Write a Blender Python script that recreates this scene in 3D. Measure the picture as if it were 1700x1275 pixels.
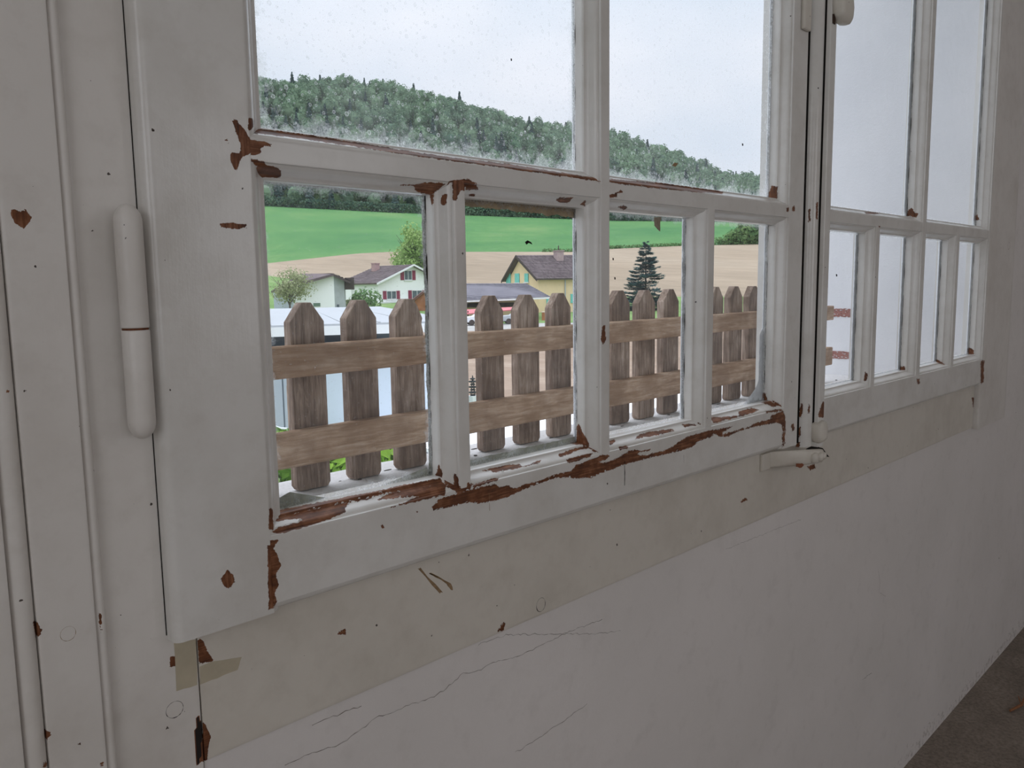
import bpy, bmesh, math, random
import numpy as np
from mathutils import Vector, Matrix, noise as mnoise
for o in list(bpy.data.objects): bpy.data.objects.remove(o, do_unlink=True)
C = bpy.context.scene.collection
PI = math.pi
# ------------------------------------------------------------------ camera (metres; wall runs along X, outdoors is +Y)
R = np.array([[ 0.70702437, -0.09567015,  0.70068806],
              [-0.70704592, -0.07568632,  0.70310571],
              [-0.01423373, -0.99253151, -0.12115526]])
F = 1338.80236
cd = bpy.data.cameras.new('camera'); cam = bpy.data.objects.new('camera', cd); C.objects.link(cam)
cd.sensor_fit = 'HORIZONTAL'; cd.sensor_width = 36; cd.lens = 36*F/1700; cd.clip_start = .02; cd.clip_end = 3000
m3 = Matrix([[R[i][0], -R[i][1], -R[i][2]] for i in range(3)])
cam.matrix_world = m3.to_4x4()
bpy.context.scene.camera = cam
sc = bpy.context.scene
# ------------------------------------------------------------------ sky, exposure
sc.view_settings.view_transform = 'Standard'; sc.view_settings.look = 'None'
sc.view_settings.gamma = 1; sc.view_settings.use_curve_mapping = False
sc.view_settings.exposure = 0.0
def lin(c):
    return tuple((v/255/12.92 if v/255 <= .04045 else ((v/255+.055)/1.055)**2.4) for v in c)
W = bpy.data.worlds.new('overcast_sky'); sc.world = W; W.use_nodes = True
wn = W.node_tree; wn.nodes.clear()
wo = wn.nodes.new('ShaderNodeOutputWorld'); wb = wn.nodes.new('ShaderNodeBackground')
wt = wn.nodes.new('ShaderNodeTexCoord'); wm = wn.nodes.new('ShaderNodeMapping'); wx = wn.nodes.new('ShaderNodeTexNoise')
wr = wn.nodes.new('ShaderNodeValToRGB')
wm.inputs['Scale'].default_value = (1, 1, 2.2); wm.inputs['Location'].default_value = (.4, .25, .1)
wx.inputs['Scale'].default_value = 1.9; wx.inputs['Detail'].default_value = 4; wx.inputs['Roughness'].default_value = .5
wr.color_ramp.elements[0].position = .36; wr.color_ramp.elements[0].color = (*lin((213, 223, 238)), 1)
wr.color_ramp.elements[1].position = .62; wr.color_ramp.elements[1].color = (*lin((240, 241, 250)), 1)
wn.links.new(wt.outputs['Generated'], wm.inputs[0]); wn.links.new(wm.outputs[0], wx.inputs[0])
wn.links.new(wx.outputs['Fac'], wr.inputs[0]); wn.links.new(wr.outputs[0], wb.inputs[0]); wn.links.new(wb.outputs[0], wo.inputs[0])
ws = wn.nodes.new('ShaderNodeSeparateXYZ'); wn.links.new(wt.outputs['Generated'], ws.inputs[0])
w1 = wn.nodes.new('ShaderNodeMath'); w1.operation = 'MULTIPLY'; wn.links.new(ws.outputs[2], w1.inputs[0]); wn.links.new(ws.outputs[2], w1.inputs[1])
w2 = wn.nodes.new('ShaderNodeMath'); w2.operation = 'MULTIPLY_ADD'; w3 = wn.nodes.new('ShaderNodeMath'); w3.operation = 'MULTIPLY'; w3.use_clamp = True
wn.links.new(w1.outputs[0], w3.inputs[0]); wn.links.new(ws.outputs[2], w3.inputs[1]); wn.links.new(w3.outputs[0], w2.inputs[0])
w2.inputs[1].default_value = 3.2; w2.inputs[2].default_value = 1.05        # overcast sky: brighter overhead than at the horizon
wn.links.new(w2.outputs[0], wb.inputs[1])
# area lamps for unseen windows in the opposite wall, plus an added side fill
def area(name, loc, rot, sx, sy, power, col):
    l = bpy.data.lights.new(name, 'AREA'); l.shape = 'RECTANGLE'; l.size = sx; l.size_y = sy; l.energy = power; l.color = col
    o = bpy.data.objects.new(name, l); C.objects.link(o); o.location = loc; o.rotation_euler = rot; return o
area('daylight_opposite_window', (-.35, -2.96, .35), (math.radians(90), 0, 0), 1.7, 1.3, 2.0, (1.0, .95, .89))
area('daylight_opposite_window', (2.6, -2.96, .35), (math.radians(90), 0, 0), 1.3, 1.3, 3.6, (1.0, .95, .89))
area('fill_side_left', (-1.56, -.95, .35), (math.radians(90), 0, math.radians(-90)), 1.5, 1.3, 3.9, (1.0, .985, .945))  # fill lamp added on the left to brighten the left-facing muntin sides
# ------------------------------------------------------------------ helpers
def ray(x, y):
    return R @ np.array([x-850, y-637.5, F])
def onY(x, y, Y):
    r = ray(x, y); return r*(Y/r[1])
def at(x, y, r):                       # point seen in direction (x, y) at horizontal distance r
    v = ray(x, y); return v*(r/math.hypot(v[0], v[1]))
def topix(P):
    c = P @ R
    return np.stack([F*c[:, 0]/c[:, 2]+850, F*c[:, 1]/c[:, 2]+637.5], 1)
def tag(o, label=None, cat=None, group=None, kind=None):
    if label: o['label'] = label
    if cat: o['category'] = cat
    if group: o['group'] = group
    if kind: o['kind'] = kind
    return o
def empty(name, loc, parent=None, **k):
    o = bpy.data.objects.new(name, None); C.objects.link(o); o.empty_display_size = .05
    if parent is not None: o.parent = parent
    o.location = loc; return tag(o, **k)
class MB:
    def __init__(s): s.v = []; s.f = []
    def add(s, vs, fs):
        n = len(s.v); s.v += [tuple(map(float, p)) for p in vs]; s.f += [tuple(i+n for i in f) for f in fs]; return s
    def box(s, x0, x1, y0, y1, z0, z1):
        return s.add([(x0,y0,z0),(x1,y0,z0),(x1,y1,z0),(x0,y1,z0),(x0,y0,z1),(x1,y0,z1),(x1,y1,z1),(x0,y1,z1)],
                     [(3,2,1,0),(4,5,6,7),(0,1,5,4),(1,2,6,5),(2,3,7,6),(3,0,4,7)])
    def fbox(s, o, a, b, c):           # box from corner o with edge vectors a, b, c
        o, a, b, c = map(Vector, (o, a, b, c))
        return s.add([o, o+a, o+a+b, o+b, o+c, o+a+c, o+a+b+c, o+b+c], [(3,2,1,0),(4,5,6,7),(0,1,5,4),(1,2,6,5),(2,3,7,6),(3,0,4,7)])
    def prism(s, poly, d):             # polygon (3-D points) pushed along d
        n = len(poly); d = Vector(d)
        vs = [Vector(p) for p in poly]; vs += [p+d for p in vs[:n]]
        return s.add(vs, [tuple(range(n))[::-1], tuple(range(n, 2*n))]+[(i, (i+1) % n, n+(i+1) % n, n+i) for i in range(n)])
    def tube(s, pts, r, n=8):
        pts = [Vector(p) for p in pts]; rings = []
        for i, p in enumerate(pts):
            t = (pts[min(i+1, len(pts)-1)]-pts[max(i-1, 0)]).normalized()
            a = t.cross(Vector((0, 0, 1)));  a = a if a.length > .1 else t.cross(Vector((1, 0, 0))); a.normalize(); b = t.cross(a)
            rr = r[i] if isinstance(r, (list, tuple)) else r
            rings.append([p+(a*math.cos(2*PI*k/n)+b*math.sin(2*PI*k/n))*rr for k in range(n)])
        vs = [v for q in rings for v in q]; L = len(rings)
        fs = [(i*n+k, i*n+(k+1) % n, (i+1)*n+(k+1) % n, (i+1)*n+k) for i in range(L-1) for k in range(n)]
        fs += [tuple(range(n))[::-1], tuple((L-1)*n+k for k in range(n))]
        return s.add(vs, fs)
    def lathe(s, cx, cy, prof, n=16, sx=1, sy=1):    # prof = [(r, z)...]
        vs = [(cx+r*math.cos(2*PI*k/n)*sx, cy+r*math.sin(2*PI*k/n)*sy, z) for r, z in prof for k in range(n)]; L = len(prof)
        fs = [(i*n+k, i*n+(k+1) % n, (i+1)*n+(k+1) % n, (i+1)*n+k) for i in range(L-1) for k in range(n)]
        fs += [tuple(range(n))[::-1], tuple((L-1)*n+k for k in range(n))]
        return s.add(vs, fs)
    def build(s, name, mat, parent=None, smooth=False, origin=None, bevel=0, attr=None, **k):
        me = bpy.data.meshes.new(name)
        vs = s.v
        if origin is not None: vs = [(a-origin[0], b-origin[1], c-origin[2]) for a, b, c in vs]
        me.from_pydata(vs, [], s.f); me.validate()
        for mm in (mat if isinstance(mat, list) else [mat]): me.materials.append(mm)
        if smooth: me.polygons.foreach_set('use_smooth', [True]*len(me.polygons))
        if attr is not None:
            at_ = me.attributes.new('peel', 'FLOAT', 'POINT'); at_.data.foreach_set('value', np.asarray(attr, dtype=np.float32)+(10 if not str(name).startswith('pane') else 0))
        me.update()
        o = bpy.data.objects.new(name, me); C.objects.link(o)
        if origin is not None: o.location = origin
        if parent is not None: o.parent = parent
        if parent is not None and origin is None: o.location = tuple(-Vector(parent_world(parent)))
        elif parent is not None: o.location = Vector(origin)-Vector(parent_world(parent))
        if bevel:
            b = o.modifiers.new('bevel', 'BEVEL'); b.width = bevel; b.segments = 2; b.limit_method = 'ANGLE'; b.angle_limit = .6
        return tag(o, **k)
def parent_world(p):
    v = Vector((0, 0, 0))
    while p is not None: v += p.location; p = p.parent
    return v
# ------------------------------------------------------------------ materials
class NT:
    def __init__(s, name):
        s.m = bpy.data.materials.new(name); s.m.use_nodes = True; s.t = s.m.node_tree; s.t.nodes.clear()
        s.out = s.n('OutputMaterial')
    def n(s, typ, **k):
        d = s.t.nodes.new('ShaderNode'+typ)
        for a, v in k.items():
            if a.startswith('i_'):
                key = a[2:].replace('_', ' '); d.inputs[key].default_value = v
            else: setattr(d, a, v)
        return d
    def l(s, a, b): s.t.links.new(a, b)
    def coord(s, kind='Object', scale=(1, 1, 1), rot=(0, 0, 0)):
        t = s.n('TexCoord'); m = s.n('Mapping'); m.inputs['Scale'].default_value = scale; m.inputs['Rotation'].default_value = rot
        if kind == 'World':
            g = s.n('NewGeometry'); s.l(g.outputs['Position'], m.inputs[0])
        else: s.l(t.outputs[kind], m.inputs[0])
        return m.outputs[0]
    def noise(s, co, scale, detail=4, rough=.55, dist=0):
        x = s.n('TexNoise'); x.inputs['Scale'].default_value = scale; x.inputs['Detail'].default_value = detail
        x.inputs['Roughness'].default_value = rough; x.inputs['Distortion'].default_value = dist; s.l(co, x.inputs['Vector']); return x.outputs['Fac']
    def vor(s, co, scale, feat='F1', out='Distance', rnd=1):
        x = s.n('TexVoronoi', feature=feat); x.inputs['Scale'].default_value = scale; x.inputs['Randomness'].default_value = rnd
        s.l(co, x.inputs['Vector']); return x.outputs[out]
    def ramp(s, v, stops):
        r = s.n('ValToRGB'); e = r.color_ramp.elements
        while len(e) < len(stops): e.new(.5)
        for i, (p, c) in enumerate(stops):
            e[i].position = p; e[i].color = (c, c, c, 1) if isinstance(c, (int, float)) else (*c, 1)
        s.l(v, r.inputs[0]); return r.outputs[0]
    def math(s, op, a, b=None, clamp=False):
        x = s.n('Math', operation=op, use_clamp=clamp)
        for i, v in enumerate((a, b)):
            if v is None: continue
            if isinstance(v, (int, float)): x.inputs[i].default_value = v
            else: s.l(v, x.inputs[i])
        return x.outputs[0]
    def mix(s, f, a, b, bt='MIX'):
        x = s.n('Mix', data_type='RGBA', blend_type=bt)
        for i, v in ((0, f), (6, a), (7, b)):
            if isinstance(v, (int, float)): x.inputs[i].default_value = v
            elif isinstance(v, tuple): x.inputs[i].default_value = (*v, 1)
            else: s.l(v, x.inputs[i])
        return x.outputs[2]
    def bump(s, h, strength, dist=.001, prev=None):
        b = s.n('Bump'); b.inputs['Strength'].default_value = strength; b.inputs['Distance'].default_value = dist
        s.l(h, b.inputs['Height'])
        if prev is not None: s.l(prev, b.inputs['Normal'])
        return b.outputs[0]
    def bsdf(s, col, rough=.6, nrm=None, spec=.4, metal=0):
        b = s.n('BsdfPrincipled'); b.inputs['Metallic'].default_value = metal; b.inputs['Specular IOR Level'].default_value = spec
        for key, v in (('Base Color', col), ('Roughness', rough)):
            if isinstance(v, tuple): b.inputs[key].default_value = (*v, 1)
            elif isinstance(v, (int, float)): b.inputs[key].default_value = v
            else: s.l(v, b.inputs[key])
        if nrm is not None: s.l(nrm, b.inputs['Normal'])
        s.l(b.outputs[0], s.out.inputs[0]); return s.m
def flat(name, col, rough=.7, var=.12, scale=8, spec=.3, co='Object', bump=0):
    t = NT(name); c = t.coord(co); f = t.noise(c, scale, 5)
    a = tuple(v*(1-var) for v in col); b = tuple(min(1, v*(1+var)) for v in col)
    cc = t.ramp(f, [(.3, a), (.7, b)])
    return t.bsdf(cc, rough, t.bump(f, bump, .01) if bump else None, spec)
def paint(name, base=(.79, .772, .735), dirty=(.52, .48, .42), dirt=.42, axis='z', gloss=.16, specks=1.0):
    t = NT(name); w = t.coord('World')
    st = t.coord('World', (1, 1, .06) if axis == 'z' else (.06, 1, 1))
    brush = t.noise(st, 260, 3, .6)
    big = t.noise(w, 9, 6, .6); big2 = t.noise(w, 42, 5, .65)
    col = t.mix(t.ramp(big, [(.45, 0.0), (.75, dirt)]), base, dirty)
    col = t.mix(t.ramp(big2, [(.5, 0.0), (.8, .25)]), col, dirty)
    # tiny dark specks and knocks
    vd = t.vor(w, 75); vcol = t.vor(w, 75, out='Color')
    sep = t.n('SeparateColor'); t.l(vcol, sep.inputs[0])
    rad = t.math('MULTIPLY', t.math('SUBTRACT', sep.outputs[0], .86, True), .75*specks)
    sp = t.math('LESS_THAN', t.math('ADD', vd, t.math('MULTIPLY', t.math('SUBTRACT', t.noise(w, 700, 3), .5), .22)), rad)
    col = t.mix(sp, col, (.06, .045, .035))
    # flaked-off paint: signed distance stored on the mesh, broken up with fine noise
    a = t.n('Attribute', attribute_name='peel'); j = t.noise(w, 420, 5, .75, .8); j2 = t.noise(w, 130, 4, .65, .4)
    sd = t.math('ADD', t.math('SUBTRACT', a.outputs['Fac'], 10.0), t.math('MULTIPLY', t.math('SUBTRACT', j, .5), 7.5))
    sd = t.math('ADD', sd, t.math('MULTIPLY', t.math('SUBTRACT', j2, .5), 6.5))
    msk = t.math('GREATER_THAN', sd, 0.0)
    lip = t.math('MULTIPLY', t.math('GREATER_THAN', sd, -.75), t.math('LESS_THAN', sd, 0))
    col = t.mix(t.math('MULTIPLY', lip, .45), col, (.80, .78, .74))
    gr = t.noise(st, 500, 4, .6); wv = t.noise(w, 60, 4, .6)
    wood = t.ramp(t.math('ADD', t.math('MULTIPLY', gr, .5), t.math('MULTIPLY', wv, .5)),
                  [(.36, (.06, .018, .006)), (.5, (.165, .055, .018)), (.64, (.34, .15, .075))])
    col = t.mix(msk, col, wood)
    deep = t.math('GREATER_THAN', a.outputs['Fac'], 30.0)
    col = t.mix(deep, col, (.012, .008, .006))
    h = t.ramp(sd, [(0, 1.0), (.35, 0.0)])
    n1 = t.bump(h, .55, .0012); n2 = t.bump(brush, .10, .0006, n1); n3 = t.bump(big2, .12, .002, n2)
    rough = t.math('ADD', t.math('MULTIPLY', msk, .35), gloss)
    return t.bsdf(col, rough, n3, .45)
PAINT = paint('white_gloss_paint_vertical')
PAINTX = paint('white_gloss_paint_horizontal', axis='x')
PAINTF = paint('aged_cream_frame_paint', base=(.73, .685, .61), dirty=(.46, .41, .33), axis='x', gloss=.40, specks=1.15)
PAINTC = paint('white_casing_paint', base=(.78, .745, .70), dirty=(.52, .47, .41), gloss=.36, specks=.9)
def plaster():
    t = NT('painted_plaster'); w = t.coord('World')
    a = t.noise(w, 3, 6, .6); b = t.noise(w, 160, 5, .6); c = t.noise(w, 28, 5, .6)
    col = t.ramp(a, [(.3, (.755, .72, .69)), (.7, (.83, .79, .765))])
    col = t.mix(t.ramp(c, [(.55, 0.0), (.8, .2)]), col, (.48, .45, .41))
    vd = t.vor(w, 22); vc = t.vor(w, 22, out='Color'); s = t.n('SeparateColor'); t.l(vc, s.inputs[0])
    sp = t.math('LESS_THAN', vd, t.math('MULTIPLY', t.math('SUBTRACT', s.outputs[0], .86, True), .38))
    col = t.mix(sp, col, (.16, .12, .09))
    # scuffs towards the floor
    sx = t.n('SeparateXYZ'); t.l(w, sx.inputs[0])
    low = t.math('LESS_THAN', t.math('ADD', sx.outputs['Z'], t.math('MULTIPLY', t.noise(w, 14, 4, .7), .16)), -1.035)
    col = t.mix(t.math('MULTIPLY', low, t.ramp(t.noise(w, 60, 4, .7), [(.5, 0.0), (.62, .5)])), col, (.30, .26, .22))
    n = t.bump(b, .25, .0015); n = t.bump(c, .35, .004, n)
    return t.bsdf(col, .75, n, .25)
PLASTER = plaster()
def stucco():
    t = NT('white_outdoor_render'); w = t.coord('World')
    a = t.noise(w, 4, 5); b = t.noise(w, 120, 5, .65); k = t.noise(w, 420, 3)
    col = t.ramp(a, [(.3, (.76, .765, .79)), (.7, (.84, .84, .855))])
    n = t.bump(b, .4, .003); n = t.bump(k, .2, .001, n)
    return t.bsdf(col, .9, n, .1)
STUCCO = stucco()
def concrete(name, c0, c1, sc_=6, co='World', speck=.3):
    t = NT(name); w = t.coord(co); a = t.noise(w, sc_, 8, .65); b = t.noise(w, sc_*22, 5, .7)
    col = t.ramp(a, [(.3, c0), (.7, c1)]); col = t.mix(t.ramp(b, [(.35, speck), (.6, 0.0)]), col, tuple(v*.45 for v in c0))
    return t.bsdf(col, .9, t.bump(b, .4, .004), .15)
FLOORM = concrete('dark_rough_concrete', (.22, .185, .155), (.38, .32, .27), 5, speck=.5)
LEDGE = concrete('weathered_stone_sill', (.64, .625, .61), (.80, .785, .78), 7, speck=.22)
def timber(name, c0, c1, c2, along='x'):
    t = NT(name); oi = t.n('ObjectInfo'); w = t.coord('Object')
    ad = t.n('VectorMath', operation='ADD'); cb = t.n('CombineXYZ')
    for i in range(3): t.l(t.math('MULTIPLY', oi.outputs['Random'], 37+9*i), cb.inputs[i])
    t.l(w, ad.inputs[0]); t.l(cb.outputs[0], ad.inputs[1])
    mp = t.n('Mapping'); mp.inputs['Scale'].default_value = (.09, 1, 1) if along == 'x' else (1, 1, .09); t.l(ad.outputs[0], mp.inputs[0])
    g = t.noise(mp.outputs[0], 190, 6, .7, .8); g2 = t.noise(mp.outputs[0], 45, 4, .6, 1.2); b = t.noise(ad.outputs[0], 13, 5, .6)
    col = t.ramp(t.math('ADD', t.math('MULTIPLY', g, .55), t.math('MULTIPLY', g2, .45)), [(.33, c0), (.5, c1), (.68, c2)])
    col = t.mix(t.ramp(b, [(.42, 0.0), (.62, .62)]), col, c0)
    wh = t.vor(ad.outputs[0], 330); vc = t.vor(ad.outputs[0], 330, out='Color'); s = t.n('SeparateColor'); t.l(vc, s.inputs[0])
    sp = t.math('LESS_THAN', wh, t.math('MULTIPLY', t.math('SUBTRACT', s.outputs[0], .72, True), .9))
    col = t.mix(t.math('MULTIPLY', sp, .45), col, (.55, .53, .5))
    return t.bsdf(col, .85, t.bump(g, .5, .0012), .15)
PICKET = timber('weathered_picket_timber', (.12, .078, .056), (.35, .26, .20), (.66, .54, .45), 'z')
RAILM = timber('weathered_rail_timber', (.25, .15, .09), (.50, .345, .235), (.74, .58, .45), 'x')
def glass(name, dirt, spots, corner):
    t = NT(name); w = t.coord('World'); tc = t.n('TexCoord'); s = t.n('SeparateXYZ'); t.l(tc.outputs['Generated'], s.inputs[0])
    sz = t.n('Attribute', attribute_name='peel')      # distance from the pane's edge in metres, stored on the mesh
    edge = sz.outputs['Fac']
    dust_haze = t.ramp(t.noise(w, 11, 6, .65), [(.35, dirt*.45), (.7, dirt*1.3)])  # dust film; on the upper panes its veil also stands for distance haze
    nz = t.noise(w, 55, 6, .75, .5); nz2 = t.noise(w, 520, 3, .7)
    e = t.math('SUBTRACT', 1.0, t.math('DIVIDE', edge, t.math('ADD', .003, t.math('MULTIPLY', t.ramp(nz, [(.38, 0.0), (.7, 1.0)]), corner))), True)
    e = t.math('MULTIPLY', e, t.ramp(nz2, [(.3, .15), (.62, .75)]))
    sw = t.n('SeparateXYZ'); t.l(w, sw.inputs[0]); cw = t.n('CombineXYZ'); t.l(sw.outputs['X'], cw.inputs[0]); t.l(sw.outputs['Z'], cw.inputs[1])
    def v2(scale, out):
        x = t.n('TexVoronoi', voronoi_dimensions='2D'); x.inputs['Scale'].default_value = scale; t.l(cw.outputs[0], x.inputs['Vector']); return x.outputs[out]
    def dots(scale, cut, gain, ring=False, op=.5):
        vd = v2(scale, 'Distance'); vc = v2(scale, 'Color'); q = t.n('SeparateColor'); t.l(vc, q.inputs[0])
        rad = t.math('MULTIPLY', t.math('SUBTRACT', q.outputs[0], cut, True), gain)
        ins = t.math('LESS_THAN', vd, rad)
        if ring:
            inner = t.math('LESS_THAN', vd, t.math('MULTIPLY', rad, .66)); ins = t.math('SUBTRACT', ins, t.math('MULTIPLY', inner, .62))
        return t.math('MULTIPLY', ins, op)
    fac = t.math('ADD', dust_haze, e)
    fac = t.math('ADD', fac, dots(300, .78, .8, False, .45*spots))
    fac = t.math('ADD', fac, dots(620, .72, .7, False, .32*spots))
    if spots > .7:
        fac = t.math('ADD', fac, dots(85, .45, .34, True, .40)); fac = t.math('ADD', fac, dots(150, .40, .40, True, .34))
    fac = t.math('MINIMUM', fac, .9)
    tr = t.n('BsdfTransparent'); tr.inputs[0].default_value = (.965, .985, .985, 1)
    gl = t.n('BsdfGlossy'); gl.inputs['Roughness'].default_value = .0
    fr = t.n('Fresnel'); fr.inputs[0].default_value = 1.35
    m1 = t.n('MixShader'); t.l(t.math('MULTIPLY', fr.outputs[0], .5), m1.inputs[0]); t.l(tr.outputs[0], m1.inputs[1]); t.l(gl.outputs[0], m1.inputs[2])
    tl = t.n('BsdfTranslucent'); tl.inputs[0].default_value = (.93, .96, .98, 1); df = t.n('BsdfDiffuse'); df.inputs[0].default_value = (.55, .54, .5, 1)
    m2 = t.n('MixShader'); m2.inputs[0].default_value = .12; t.l(tl.outputs[0], m2.inputs[1]); t.l(df.outputs[0], m2.inputs[2])
    m4 = t.n('MixShader'); t.l(fac, m4.inputs[0]); t.l(m1.outputs[0], m4.inputs[1]); t.l(m2.outputs[0], m4.inputs[2])
    t.l(m4.outputs[0], t.out.inputs[0]); return t.m
GL_UP = glass('dusty_hazy_pane_rain_spots', .12, 1.0, .030)  # stronger film here: real dust plus the haze over the far wood
GL_LO = glass('dusty_pane', .035, .38, .012)
GL_R = glass('dusty_pane_far', .05, .2, .006)
def clearglass():
    t = NT('clean_glass_back'); tr = t.n('BsdfTransparent'); t.l(tr.outputs[0], t.out.inputs[0]); return t.m
GL_B = clearglass()
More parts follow.
